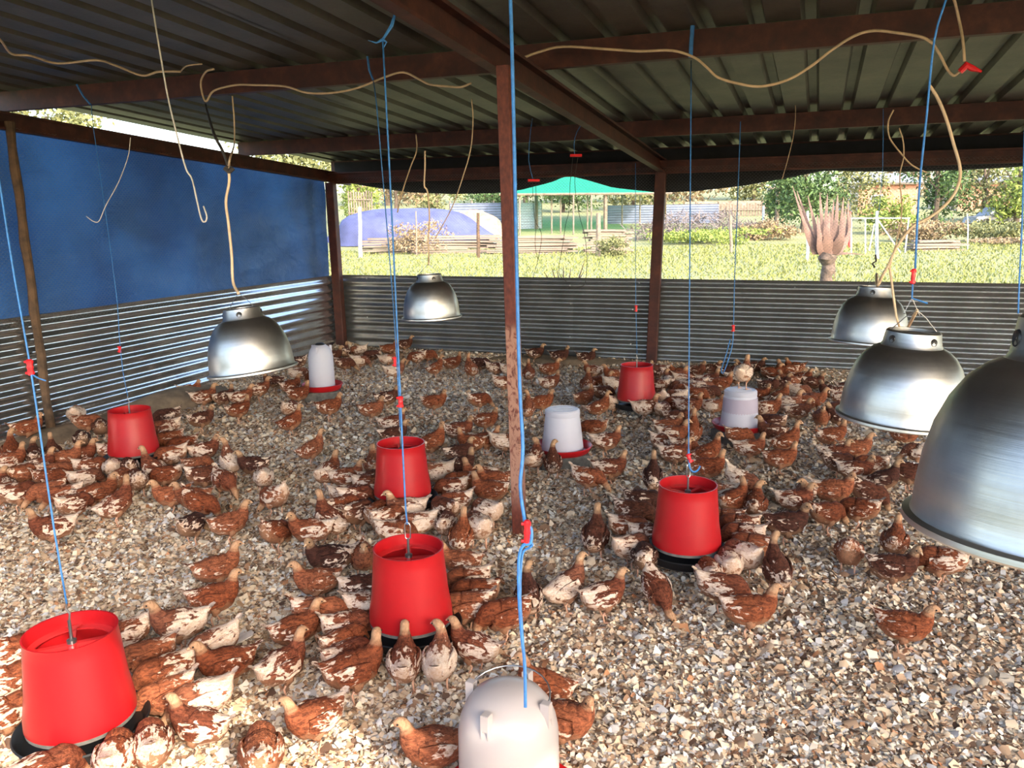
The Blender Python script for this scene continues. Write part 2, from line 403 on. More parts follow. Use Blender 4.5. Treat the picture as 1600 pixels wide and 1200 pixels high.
def channel(p0, p1, hgt, wid, th=.004, side=1, lip=.015, up=(0, 0, 1)):
    """lipped steel channel from p0 to p1 (bottom-centre of the web), flanges on the given side"""
    p0 = np.array(p0, float); p1 = np.array(p1, float); t = (p1-p0)/np.linalg.norm(p1-p0)
    u = np.array(up, float); u = u-t*(u@t); u /= np.linalg.norm(u); s = np.cross(t, u)*side
    pr = [(0, 0), (wid, 0), (wid, lip), (wid-th, lip), (wid-th, th), (th, th), (th, hgt-th), (wid-th, hgt-th), (wid-th, hgt-lip), (wid, hgt-lip), (wid, hgt), (0, hgt)]
    mb = MB(); n = len(pr)
    for p in (p0, p1):
        for a, b in pr: mb.v.append(tuple(p+s*a+u*b))
    for i in range(n): mb.f.append((i, (i+1) % n, n+(i+1) % n, n+i)); mb.mi.append(0)
    for q in ((0, 1, 2, 3, 4, 5), (0, 5, 6, 11), (6, 7, 8, 9, 10, 11)):
        mb.f.append(q[::-1]); mb.mi.append(0); mb.f.append(tuple(i+n for i in q)); mb.mi.append(0)
    return mb
def beam(name, p0, p1, hgt, wid, label, side=1, mat=None):
    o = channel(p0, p1, hgt, wid, side=side).build(name, mat or M['steel'], smooth=False); return tag(o, label, 'beam', kind='structure')
XC0 = -1.30; XC1 = -1.42
RH = .115
beam('left_rafter', (XL-.0, -1.0, zraf(-1.0)-RH), (XL-.0, 8.25, zraf(8.25)-RH), RH, .05, 'rust brown steel channel sloping along the top of the blue tarp', 1)
# middle rafter carries the purlins and rests on the two posts
beam('middle_rafter', (XC0-.02, -1.0, zraf(-1.0)-.125), (XC1-.02, 8.1, zraf(8.1)-.125), .125, .06, 'deep rust brown steel rafter sloping down to the back post', 1)
beam('right_rafter', (2.2, -1, zraf(-1)-RH), (2.2, 8.1, zraf(8.1)-RH), RH, .06, 'rust brown rafter outside the frame on the right')
beam('far_right_rafter', (XR, -1, zraf(-1)-RH), (XR, 8.1, zraf(8.1)-RH), RH, .06, 'rust brown rafter over the right wall of the added unseen bay')
PH = .118
for Y, lb in ((-.55, 'rust brown purlin behind the viewer'), (1.45, 'rust brown purlin over the nearest feeders'),
              (4.05, 'long rust brown purlin with looped cream cable, nearer of two crossing the shed'),
              (6.45, 'thinner looking rust brown purlin crossing near the back wall'),
              (8.0, 'dark rust purlin along the back eave')):
    beam('purlin', (-5.06 if Y > 5 else -5.7, Y, zraf(Y)+.002), (XR+.3, Y, zraf(Y)+.002), PH, .05, lb, side=-1)
beam('eave_beam', (XL, YB-.02, zraf(YB)-.13), (XR, YB-.02, zraf(YB)-.13), .12, .05, 'dark steel beam above the back opening', side=1)

# posts
def post(name, pb, pt, wx, wy, label, mat):
    mb = MB(); pb = np.array(pb, float); pt = np.array(pt, float)
    q = [(-1, -1), (1, -1), (1, 1), (-1, 1)]
    c = .12
    ring = []
    for (a, b), (a2, b2) in zip(q, q[1:]+q[:1]):
        ring += [(a+(a2-a)*c*.5, b+(b2-b)*c*.5), (a2-(a2-a)*c*.5, b2-(b2-b)*c*.5)]
    nseg = 8
    for i in range(nseg+1):
        p = (pt-pb)*i/nseg
        for a, b in ring: mb.v.append((p[0]+a*wx/2, p[1]+b*wy/2, p[2]))
    n = len(ring)
    for i in range(nseg):
        for k in range(n): mb.f.append((i*n+k, i*n+(k+1) % n, (i+1)*n+(k+1) % n, (i+1)*n+k)); mb.mi.append(0)
    mb.f.append(tuple(range(n))[::-1]); mb.mi.append(0); mb.f.append(tuple(range(nseg*n, nseg*n+n))); mb.mi.append(0)
    o = mb.build(name, mat, loc=tuple(pb), smooth=False); return tag(o, label, 'post')
cb = PZ(812, 833)
post('steel_post', (cb[0], cb[1], -.02), (XC0+.01, 3.42, zraf(3.42)-.12), .055, .055, 'rusty square steel post with peeling paint in the middle of the shed', M['post'])
post('back_post', (-1.475, 7.86, -.02), (-1.42, 7.86, zraf(7.86)-.12), .10, .06, 'rust brown steel post against the back wall', M['steel'])
post('corner_post', (XL+.07, YB-.09, -.02), (XL+.03, YB-.07, zraf(YB)-.115), .10, .08, 'dark brown steel post in the far left corner', M['steel'])
post('back_post', (2.15, 7.86, -.02), (2.15, 7.86, zraf(7.86)-.12), .1, .06, 'second back post beyond the right edge', M['steel'])
# rough wooden pole on the left wall
mb = MB(); a = PX(80, 690, XL+.05); b = PX(14, 190, XL+.05)
pts = []; rs = []
for i in range(15):
    t = i/14; p = np.array([XL+.06, a[1], -.02])*(1-t)+np.array([XL+.05, b[1], b[2]])*t
    pts.append(p+[.0, .005*math.sin(i*1.9), 0]); rs.append(.029+.003*math.sin(i*2.3))
mb.tube(pts, rs, 10); tag(mb.build('wooden_pole', M['wood']), 'rough brown wooden pole against the left wall', 'pole')

# roof sheets, parts of the roof
roof = empty('roof', (0, 0, 0), 'dark galvanised box-rib roof sheets sloping to the back', None, None, 'structure')
def roof_sheet(x0, y0, y1, dz):
    mb = MB(); pitch = .222; prof = []
    x = 0
    for k in range(3):
        for dx, z in ((0, 0), (.145, 0), (.160, .036), (.207, .036)): prof.append((x+dx, z))
        x += pitch
    prof.append((x, 0)); prof.append((x+.03, 0))
    ny = 5
    for s in (0, 1):
        base = len(mb.v)
        for j in range(ny+1):
            y = y0+(y1-y0)*j/ny
            for (px, pz) in prof: mb.v.append((x0+px, y, zraf(y)+PH+.006+pz+dz+s*.0012+.0015*math.sin(j*2.1+px*5)))
        n = len(prof)
        for j in range(ny):
            for i in range(n-1):
                q = base+j*n+i; f = (q, q+n, q+n+1, q+1); mb.f.append(f if s == 0 else f[::-1]); mb.mi.append(0)
    return mb
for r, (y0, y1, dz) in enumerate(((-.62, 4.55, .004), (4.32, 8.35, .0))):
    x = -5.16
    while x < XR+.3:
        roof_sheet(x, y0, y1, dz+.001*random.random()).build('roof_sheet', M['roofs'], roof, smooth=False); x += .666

# blue tarp on the left, inside wall plane
mb = MB(); nu, nv = 70, 26
for j in range(nv+1):
    for i in range(nu+1):
        Y = -.2+(7.83+.2)*i/nu; zt = zraf(Y)-.10; t = j/nv; Z = .84+(zt-.84)*t
        X = XL-.035+.014*math.sin(Y*3.1+t*4)*math.sin(t*PI)+.02*math.sin(Y*9+7*t+2*math.sin(Y*2))*(.25+t)*(1-t)*1.4+.006*math.sin(Y*23+t*11)
        mb.v.append((X, Y, Z))
for j in range(nv):
    for i in range(nu): q = j*(nu+1)+i; mb.f.append((q, q+1, q+nu+2, q+nu+1)); mb.mi.append(0)
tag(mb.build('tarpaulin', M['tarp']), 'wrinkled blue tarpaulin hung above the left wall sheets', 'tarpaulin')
# outside rail that shows dark through the tarp
mb = MB(); mb.box((XL-.14, 7.5, 0), (XL-.10, 7.62, 1.95)); tag(mb.build('outer_upright', M['wood'], smooth=False), 'dark upright showing behind the right end of the blue tarp', 'post')

# rolled black shade cloth along the back eave
low = [(-5.0, 1.88), (-4.55, 1.80), (-4.1, 1.735), (-3.6, 1.708), (-3.15, 1.706), (-2.85, 1.73), (-2.52, 1.80), (-2.36, 1.858), (-2.2, 1.82), (-1.9, 1.73), (-1.45, 1.672), (-1.1, 1.68),
       (-.7, 1.715), (-.3, 1.775), (.02, 1.832), (.25, 1.815), (.7, 1.80), (1.1, 1.80), (1.5, 1.813), (2.1, 1.86), (3, 1.75), (4, 1.70), (5, 1.72), (5.8, 1.86)]
lx = np.array([q[0] for q in low]); lz = np.array([q[1] for q in low])
mb = MB(); nu, nv = 130, 10
for j in range(nv+1):
    for i in range(nu+1):
        X = XL+.02+(XR-XL-.02)*i/nu; zb = float(np.interp(X, lx, lz)); zt = zraf(YB)+.10; t = j/nv
        bul = .05*math.sin(PI*min(1, t*2.4)) if t < .42 else .0
        mb.v.append((X, YB+.045-bul*.9+.006*math.sin(X*14+t*6), zb+(zt-zb)*t+(.012*math.cos(t*20) if t < .3 else 0)))
for j in range(nv):
    for i in range(nu): q = j*(nu+1)+i; mb.f.append((q, q+1, q+nu+2, q+nu+1)); mb.mi.append(0)
tag(mb.build('shade_cloth', M['shade']), 'black shade cloth rolled up and sagging in scallops along the back eave', 'cloth')

# hexagon wire netting
def hexnet(u0, u1, z0f, z1f, cell, fn, r=.0008):
    segs = []; a = cell/2; h = cell*.58
    row = 0; z = z0f(0)
    zmax = max(z1f(u0), z1f(u1))
    while z < zmax:
        u = u0+(a if row % 2 else 0)
        while u < u1:
            if z0f(u)-.01 <= z <= z1f(u):
                A = (u, z); B = (u, z+h*.45); segs.append((A, B))
                segs.append((B, (u-a, z+h*.8))); segs.append((B, (u+a, z+h*.8)))
            u += cell
        z += h*.8; row += 1
    A = np.array([fn(*q[0]) for q in segs]); B = np.array([fn(*q[1]) for q in segs])
    T = B-A; T /= np.linalg.norm(T, axis=1)[:, None]
    nrm = np.cross(T, np.array(fn(1, 1))-np.array(fn(0, 1))+1e-4); 
    nn = np.array(hexnet.normal)[None]; s = np.cross(T, nn); s /= np.linalg.norm(s, axis=1)[:, None]
    V = []
    for P in (A, B):
        for k in range(3):
            an = 2*PI*k/3; V.append(P+r*(s*math.cos(an)+nn*math.sin(an)))
    V = np.stack(V, 1).reshape(-1, 3); k = np.arange(len(segs))[:, None]*6
    Fc = np.concatenate([k+np.array([[i, (i+1) % 3, 3+(i+1) % 3, 3+i]]) for i in range(3)], 1).reshape(-1)
    nf = len(segs)*3
    me = bpy.data.meshes.new('wire_netting'); me.vertices.add(len(V)); me.vertices.foreach_set('co', V.reshape(-1))
    me.loops.add(nf*4); me.loops.foreach_set('vertex_index', Fc.astype(np.int32)); me.polygons.add(nf)
    me.polygons.foreach_set('loop_start', np.arange(nf, dtype=np.int32)*4); me.update(calc_edges=True); me.materials.append(M['net'])
    o = bpy.data.objects.new('wire_netting', me); COL.objects.link(o); return o
hexnet.normal = (0, 1, 0)
o = hexnet(XL+.1, 2.1, lambda u: .80, lambda u: 1.9, .032, lambda u, z: (u, YB-.03, z)); tag(o, 'fine hexagonal wire netting across the back opening', 'netting', kind='stuff')
hexnet.normal = (1, 0, 0)
o = hexnet(3.0, YB-.1, lambda u: .80, lambda u: zraf(u)-.1, .032, lambda u, z: (XL+.012, u, z)); tag(o, 'fine hexagonal wire netting in front of the blue tarp', 'netting', kind='stuff')

# packed soil bank at the left wall
def blob(name, c, rx, ry, rz, mat, label, cat, seed=0, n=18, noise=.18, kind=None, rot=0):
    rnd = random.Random(seed); mb = MB(); m_ = 9
    ph = [rnd.uniform(0, 6) for _ in range(6)]
    for j in range(m_+1):
        el = PI/2*j/m_
        for i in range(n):
            an = 2*PI*i/n; k = 1+noise*(math.sin(3*an+ph[0])*.5+math.sin(5*an+ph[1])*.3+math.sin(2*an+4*el+ph[2])*.4)
            x = rx*math.cos(el)*math.cos(an)*k; y = ry*math.cos(el)*math.sin(an)*k
            mb.v.append((x*math.cos(rot)-y*math.sin(rot), x*math.sin(rot)+y*math.cos(rot), rz*math.sin(el)*(1+noise*.5*math.sin(2*an+ph[3])*math.cos(el))))
    for j in range(m_):
        for i in range(n): mb.f.append((j*n+i, j*n+(i+1) % n, (j+1)*n+(i+1) % n, (j+1)*n+i)); mb.mi.append(0)
    o = mb.build(name, mat, loc=tuple(c), angle=None); return tag(o, label, cat, kind=kind)
c = PZ(290, 650, 0); blob('soil_bank', (XL+.16, 5.1, -.01), .22, .75, .16, M['soil'], 'grey packed soil bank against the left wall behind the red feeder', 'soil', 1)
c = PZ(60, 720, 0); blob('soil_bank', (XL+.12, 4.0, -.01), .2, .8, .11, M['soil'], 'low soil bank at the foot of the wooden pole', 'soil', 2)
blob('soil_bank', (-2.3, YB-.08, -.01), 1.2, .15, .10, M['soil'], 'brown soil ridge along the foot of the back wall', 'soil', 3, 30)

# ------------------------------------------------------------------ feeders
def feeder(x, y, label, hook=1, tilt=(0, 0), z=0., rz=0.):
    p = PZ(x, y, .39+z)
    t = empty('hanging_feeder', (p[0], p[1], z), label, 'feeder', 'red hanging tube feeders', rz=rz)
    t.rotation_euler = (tilt[0], tilt[1], rz)
    R1, R2, z0, z1 = .119, .144, .135, .392
    mb = MB(); th = .003
    mb.lathe([(R2, z0), (R2-.001, z0+.03), (R2-.012, z0+.10), (R1+.004, z1-.05), (R1+.0035, z1-.045), (R1, z1-.006), (R1+.002, z1), (R1-th, z1), (R1-th-.001, z1-.05), (R2-.016, z0+.10), (R2-th-.001, z0)], 56, close=True)
    mb.build('tube', M['red'], t)
    # inner moulded ring and cross
    mb = MB(); zc = z1-.045
    mb.lathe([(R1-.004, zc+.004), (R1-.022, zc+.002), (R1-.022, zc-.003), (R1-.004, zc-.002)], 48, close=True)
    for k in range(2):
        an = PI*k/2+.3; c, s = math.cos(an), math.sin(an)
        mb.obox((0, 0, zc), (c*(R1-.008), s*(R1-.008), 0), (-s*.008, c*.008, 0), (0, 0, .006))
        for e in (-1, 1):
            d = np.array([c*e, s*e, 0]); q = np.array([-s*e, c*e, 0])
            mb.add([d*(R1-.042)+[0, 0, zc+.007], d*(R1-.006)+q*.024+[0, 0, zc+.007], d*(R1-.006)-q*.024+[0, 0, zc+.007]], [(0, 1, 2)])
    mb.lathe([(.0, zc+.008), (.014, zc+.008), (.014, zc-.01), (.0, zc-.01)], 16)
    mb.build('cross_brace', M['redb'], t, angle=30)
    mb = MB(); mb.disc(R2-.03, z0+.12, 30); mb.build('feed', M['sand'], t)
    # pan
    mb = MB(); mb.lathe([(.001, .066), (.150, .066), (.163, .074), (.172, .106), (.178, .108), (.174, .112), (.166, .106), (.154, .078), (.10, .082), (.001, .10)], 48)
    mb.build('pan', M['black'], t)
    mb = MB(); mb.lathe([(R2-.002, z0+.002), (R2-.002, z0-.012), (R2-.01, z0-.012)], 48); mb.build('grill_ring', M['block'], t)
    # hanging rod with nut and loop
    mb = MB(); mb.lathe([(0, zc+.008), (.013, zc+.008), (.013, zc+.018), (.008, zc+.02), (.0045, zc+.022), (.0045, zc+.075)], 12)
    if hook:
        L = [(.0, 0, zc+.070), (.009, 0, zc+.078), (.010, 0, zc+.12), (.006, 0, zc+.130), (0, 0, zc+.133), (-.006, 0, zc+.130), (-.010, 0, zc+.12), (-.009, 0, zc+.078), (0, 0, zc+.070)]
        mb.tube(L, .0022, 6)
    else:
        mb.tube([(0, 0, zc+.07), (.004, 0, zc+.095), (-.004, 0, zc+.11), (.0, 0, zc+.125)], .003, 6)
    mb.build('hanger_rod', M['wire'], t)
    return t, np.array([p[0], p[1], z+zc+.125])
FE = {}
FE['a'] = feeder(110, 986, 'red tube feeder hanging at the near left, its cross brace seen from above', 0, (0, 0), rz=.5)
FE['b'] = feeder(638, 855, 'tall red tube feeder in the centre foreground left of the white drinker', 1, rz=.2)
FE['c'] = feeder(1075, 757, 'red tube feeder hanging right of the rusty steel post', 1, rz=.9)
FE['d'] = feeder(626, 692, 'red tube feeder directly behind the tall centre foreground feeder', 0, rz=.3)
FE['e'] = feeder(202, 640, 'red tube feeder hanging beside the left corrugated wall', 0, z=.0, rz=.7)
FE['f'] = feeder(995, 570, 'small looking far red feeder nearest the back wall', 0, rz=.1)

# ------------------------------------------------------------------ drinkers
def drinker(pos, label, kind, s=1., blk=.085, water=.13, rz=0.):
    blabel = label.split(', ')[1]
    x, y = pos[0], pos[1]
    gb = None
    z = 0.
    if blk:
        for (dx, dy, ra) in ((0, 0, .3),):
            mb = MB(); mb.box((-.15, -.11, 0), (.15, .11, blk)); gb = mb.build('support_block', M['block'], loc=(x, y, floor_z(x, y)), smooth=False)
            gb.rotation_euler = (0, 0, rz+ra); tag(gb, 'grey concrete block under the drinker '+blabel, 'block')
            bv = gb.modifiers.new('bev', 'BEVEL'); bv.width = .006; bv.segments = 2
        z = blk+floor_z(x, y)
    t = empty('drinker', (x, y, z), label, 'drinker', 'white plastic bell drinkers', rz=rz); t.scale = s if isinstance(s, tuple) else (s, s, s)
    mb = MB(); mb.lathe([(.001, .004), (.15, .004), (.162, .012), (.176, .042), (.180, .044), (.177, .048), (.166, .042), (.152, .014), (.13, .016), (.001, .016)], 48)
    mb.build('tray', M['red'], t)
    if kind == 'bucket':      # tapered reservoir with a flat moulded lid
        mb = MB(); mb.lathe([(.124, .018), (.127, .03), (.104, .235), (.106, .238), (.1055, .262), (.100, .268)], 48); mb.build('reservoir', M['milk'], t)
        mb = MB(); mb.lathe([(.101, .266), (.094, .272), (.088, .268), (.001, .268)], 48)
        for k in range(3):
            mb.obox((0, -.04+.04*k, .2695), (.07-.014*abs(k-1), 0, 0), (0, .005, 0), (0, 0, .0015))
        mb.build('lid', M['milk'], t, angle=30)
        mb = MB(); mb.lathe([(.1235, .02), (.1222, .03), (.1105, water), (.001, water)], 40); mb.build('water', M['water'], t)
    else:                     # domed jar with three lugs and a wire handle
        mb = MB(); mb.lathe([(.108, .016), (.112, .024), (.110, .10), (.108, .235), (.103, .262), (.092, .290), (.074, .313), (.05, .327), (.025, .333), (.001, .334)], 56); mb.build('reservoir', M['white' if kind == 'near' else 'milk'], t)
        lug = []
        for k in range(3 if kind != 'near' else 4):
            an = (PI*2/(3 if kind != 'near' else 4))*k+.5; c, s_ = math.cos(an), math.sin(an); d = np.array([c, s_, 0]); q = np.array([-s_, c, 0])
            mb = MB(); w_ = .0075
            for sg in (-1, 1):
                mb.obox(d*.091+q*sg*w_+[0, 0, .288], d*.010, q*.0014, (0, 0, .032))
            mb.obox(d*.091+[0, 0, .319], d*.009, q*w_, (0, 0, .0015)); mb.obox(d*.100+[0, 0, .302], d*.0012, q*w_, (0, 0, .017))
            mb.build('lug', M['white' if kind == 'near' else 'milk'], t, smooth=False); lug.append(d*.092)
        if kind == 'near':
            mb = MB(); a, b = lug[2], lug[0]; pts = []
            for i in range(13):
                u = i/12; an = PI*u; o_ = (lug[3]-lug[1])*.0
                mid = (a+b)/2; dirn = (a-b)/2; perp = np.array([-dirn[1], dirn[0], 0]); perp /= np.linalg.norm(perp)
                pts.append(mid+dirn*math.cos(an)+perp*math.sin(an)*.085+np.array([0, 0, .312+.020*math.sin(an)]))
            mb.tube(pts, .0018, 6); mb.tube([pts[-1], pts[-1]+[0.004, 0, -.02], pts[-1]+[0, 0, -.03]], .0015, 5); mb.build('wire_handle', M['wire'], t)
        else:
            mb = MB(); mb.lathe([(.001, .342), (.03, .341), (.04, .334), (.045, .326)], 24); mb.build('cap', M['black'], t)
        mb = MB(); mb.lathe([(.106, .02), (.1065, .10), (.1055, water), (.001, water)], 40); mb.build('water', M['water'], t)
    return t
M['water'] = m_trans('milky_pink_water', (216, 206, 218), .5, .2)
D1p = PZ(504, 606, .10); drinker(D1p, 'domed white drinker, in the far left corner by the corrugated wall', 'dome', (.95, .95, 1.17), .085, .15, .3)
D2p = PZ(879, 704, .09); drinker(D2p, 'flat lidded white drinker, just right of the rusty steel post', 'bucket', 1.0, .085, .17, .2)
D3p = PZ(1155, 668, .09); drinker(D3p, 'flat lidded white drinker, with a pullet standing on its lid', 'bucket', 1.0, .085, .22, .5)
D4p = PZ(793, 1062, .38); drinker((D4p[0]*.985, D4p[1]*.985), 'large domed milky drinker, in the foreground with a wire handle', 'near', 1.14, 0, .2, 2.5)

# ------------------------------------------------------------------ heat lamp hoods
def lamp(xc, yrim, wpx, label, tilt=(0, 0), rz=0, neck=1.):
    D = .262*F/wpx; p = PD(xc, yrim, D)
    t = empty('lamp_hood', tuple(p), label, 'lamp', 'hanging aluminium brooder lamp hoods', rz=rz)
    t.rotation_euler = (tilt[0], tilt[1], rz)
    mb = MB()
    prof = [(.124, .004), (.128, .000), (.132, .003), (.1315, .008), (.125, .010), (.1235, .013), (.1225, .034), (.119, .064), (.112, .094), (.1015, .120), (.088, .141), (.073, .154), (.061, .160)]
    inner = [(r-.0015, z-.0012) for r, z in prof[5:]][::-1]
    mb.lathe(prof+inner, 64, close=False); mb.build('hood', M['alu'], t, angle=40)
    mb = MB(); n0 = .160; nh = .030*neck
    np_ = [(.060, n0), (.057, n0+.006), (.053, n0+nh), (.050, n0+nh+.003), (.045, n0+nh+.003), (.045, n0+nh-.004), (.049, n0+nh-.006), (.052, n0)]
    mb.lathe(np_, 40); mb.build('collar', M['alu'], t, angle=35)
    for k in range(4):
        an = PI/2*k+.5; c, s = math.cos(an), math.sin(an)
        mb = MB(); mb.lathe([(.001, .0), (.006, 0), (.0075, .001), (.0085, -.001)], 14)
        v = mb.build('vent_hole', M['black'], t); v.location = (c*.0555, s*.0555, n0+nh*.5); v.rotation_euler = (0, PI/2, an)
        v.rotation_mode = 'XYZ'
        v.rotation_euler = Vector((c, s, .05)).to_track_quat('Z', 'Y').to_euler()
    mb = MB(); mb.lathe([(.001, n0+nh-.002), (.02, n0+nh-.002), (.022, n0+nh-.03), (.020, .07), (.018, .05), (.001, .05)], 20); mb.build('bulb_socket', M['black'], t)
    mb = MB()
    for sg in (-1, 1): mb.tube([(sg*.047, 0, n0+nh), (sg*.02, 0, n0+nh+.03), (0, 0, n0+nh+.045)], .001, 5)
    mb.build('hanger_wire', M['wire'], t)
    R_ = Matrix.Rotation(rz, 3, 'Z') @ Matrix.Rotation(tilt[1], 3, 'Y') @ Matrix.Rotation(tilt[0], 3, 'X')
    top = np.array(p)+np.array(R_ @ Vector((0, 0, n0+nh+.044)))
    return t, top, D
LP = {}
LP[1] = lamp(396, 581, 137, 'tilted aluminium lamp hood with vent holes in front of the blue tarp wall', (0, -.13))
LP[2] = lamp(675, 497, 93, 'smallest looking aluminium lamp hood, hanging before the back wall in the middle', (0, -.03), .3)
LP[3] = lamp(1357, 536, 118, 'aluminium lamp hood just above and behind the wide middle one on the right', (.0, .07), .9, 1.1)
LP[4] = lamp(1407, 656, 192, 'wide grey aluminium lamp hood between the small upper one and the huge one', (0, .06), .2)
LP[5] = lamp(1655, 838, 448, 'huge near aluminium lamp hood cut off by the right edge', (0, .07), 1.2, 1.25)

# ------------------------------------------------------------------ ropes and cables
def cord(name, pts, r, mat, label, cat, group=None, n=6, smooth=5, parts=None):
    mb = MB(); mb.tube(crom(pts, smooth) if smooth else pts, r, n); o = mb.build(name, mat, angle=None); tag(o, label, cat, group); return o
def clip(parent, p, up, L=.05, r=.009, mat=None):
    mb = MB(); up = np.array(up, float); up /= np.linalg.norm(up); p = np.array(p, float)
    mb.tube([p-up*L/2, p-up*L*.42, p-up*L*.12, p, p+up*L*.12, p+up*L*.42, p+up*L/2], [r*.6, r, r*.8, r, r*.8, r, r*.6], 8)
    s = np.cross(up, FW); s /= np.linalg.norm(s)
    for k in (-.35, .35): mb.tube([p+up*L*k-s*r, p+up*L*k+s*r*1.5], [r*.5, r*.4], 6)
    return mb.build('rope_clip', mat or M['redc'], parent)
G = 'blue baling twine hangers'
def pl(lst, D): return [PD(x, y, D) for x, y in lst]
def dep(P): return proj(P)[2]
# a
ha = FE['a'][1]; Da = dep(ha)
o = cord('twine', [ha, *pl([(85, 830), (66, 700), (47, 570)], Da)]+pl([(22, 430), (4, 315), (-14, 200)], Da), .0028, M['rope'], 'blue twine running down the left edge to the near left feeder', 'rope', G, smooth=2)
clip(o, PD(47, 574, Da), (0, 0, 1), .045)
mb = MB(); mb.tube(pl([(52, 586), (60, 591), (72, 595)], Da), .002, 5); mb.build('loose_end', M['rope'], o)
# b
hb = FE['b'][1]; Db = dep(hb)
o = cord('twine', [hb, *pl([(633, 780), (626, 630), (619, 480), (608, 250), (598, 62)], Db)], .0030, M['rope'], 'blue twine from the middle rafter knot to the tall centre foreground feeder', 'rope', G, smooth=2)
clip(o, PD(626, 628, Db), (0, 0, 1), .04)
mb = MB(); mb.tube(pl([(598, 62), (612, 40), (621, 8)], Db*1.0), [.004, .006, .004], 5); mb.tube(pl([(575, 63), (588, 67), (598, 62), (604, 66), (599, 75)], Db), [.001, .003, .006, .003, .002], 5); mb.build('rafter_knot', M['rope'], o)
# d
hd = FE['d'][1]; Dd = dep(hd)
zt = PY(583, 125, 4.0)
o = cord('twine', [hd, *pl([(622, 600), (614, 470), (600, 300)], Dd), PD(588, 160, Dd*.98), zt], .0028, M['rope'], 'thinner blue twine from the nearer purlin to the feeder behind the centre one', 'rope', G, smooth=2)
clip(o, PD(617, 565, Dd), (0, 0, 1), .05)
mb = MB(); mb.tube([PY(583, 125, 3.99), PY(577, 110, 3.99), PY(574, 88, 3.99)], .006, 5); mb.build('purlin_loop', M['rope'], o)
# c
hc = FE['c'][1]; Dc = dep(hc)
o = cord('twine', [hc, *pl([(1076, 700), (1077, 500), (1079, 250)], Dc), PY(1080, 95, 3.98)], .0026, M['rope'], 'blue twine from the nearer purlin to the feeder right of the steel post', 'rope', G, smooth=2)
clip(o, PD(1077, 716, Dc), (.35, 0, -1), .04)
mb = MB(); mb.tube([PY(1079, 90, 3.985), PY(1080, 65, 3.985), PY(1082, 40, 3.985)], .010, 5); mb.build('purlin_loop', M['rope'], o)
mb = MB(); mb.tube(crom(pl([(1076, 702), (1077, 728), (1083, 737), (1090, 735), (1094, 728)], Dc), 4), .0042, 5); mb.build('knot_tail', M['rope'], o)
# e
he = FE['e'][1]; De = dep(he)
o = cord('twine', [he, *pl([(192, 580), (186, 520), (183, 470), (166, 340), (146, 200)], De), PY(143, 163, 4.0)], .0022, M['rope'], 'dark blue twine to the feeder beside the left wall', 'rope', G, smooth=2)
clip(o, PD(187, 546, De), (.1, 0, 1), .04)
mb = MB(); mb.tube([PY(141, 163, 3.985), PY(130, 150, 3.985), PY(120, 132, 3.985)], .006, 5); mb.build('purlin_loop', M['rope'], o)
# f
hf = FE['f'][1]; Df = dep(hf)
o = cord('twine', [hf, *pl([(994, 500), (993, 430), (993, 340)], Df), PD(993, 255, Df)], .0022, M['rope'], 'blue twine to the small far feeder nearest the back wall', 'rope', G, smooth=2)
clip(o, PD(994, 482, Df), (0, 0, 1), .05)
# hanging loop
D_ = 5.2
o = cord('twine', pl([(1157, 190), (1153, 300), (1148, 430), (1146, 512), (1144, 540), (1136, 568), (1130, 583), (1127, 578), (1134, 556), (1141, 530)], D_), .0032, M['rope'], 'blue twine ending in a loose hanging loop above the far litter', 'rope', G, smooth=3)
clip(o, PD(1146, 513, D_), (0, 0, 1), .045)
# front drinker rope
Dp = dep((D4p[0], D4p[1], .36))*.90
P1 = pl([(795, -60), (799, 40), (803, 200), (807, 400), (812, 600), (817, 700), (813, 760), (820, 815)], Dp)
o = cord('twine', P1, .0042, M['rope'], 'thick light blue twine hanging in front of the rusty steel post', 'rope', G, smooth=4)
clip(o, PD(823.5, 832, Dp), (.02, 0, 1), .058, .0085)
mb = MB(); mb.tube(crom(pl([(820, 820), (830, 826), (829, 848), (818, 852), (811, 872), (811, 930), (815, 990), (820, 1040), (821, 1105)], Dp), 4), .0040, 6)
mb.tube(crom(pl([(826, 845), (832, 851), (827, 856), (816, 868), (813, 930), (817, 1000), (820, 1060)], Dp*1.004), 4), .0030, 6); mb.build('doubled_tail', M['rope'], o)
# lamp 4 rope
D4 = LP[4][2]; tp = LP[4][1]
o = cord('twine', pl([(1478, 0), (1460, 62), (1448, 180), (1436, 300), (1430, 420)], D4), .0024, M['rope'], 'dark blue twine with a long red clip above the wide grey lamp hood', 'rope', G, smooth=3)
clip(o, PD(1427, 432, D4), (0, 0, 1), .033, .005)
mb = MB(); mb.tube(pl([(1426, 444), (1425, 466), (1449, 474)], D4), .0018, 5); mb.build('knot_tail', M['rope'], o)
mb = MB(); mb.tube([PD(1425, 466, D4), PD(1412, 490, D4), tp], .0007, 4); mb.tube([PD(1425, 466, D4), PD(1438, 495, D4), tp], .0007, 4); mb.build('hanging_wire', M['wire'], o)
o = cord('twine', pl([(1601, 200), (1597, 350), (1593, 430), (1591, 490)], 1.6), .0016, M['rope'], 'blue twine at the right edge above the huge lamp hood', 'rope', G, smooth=2)
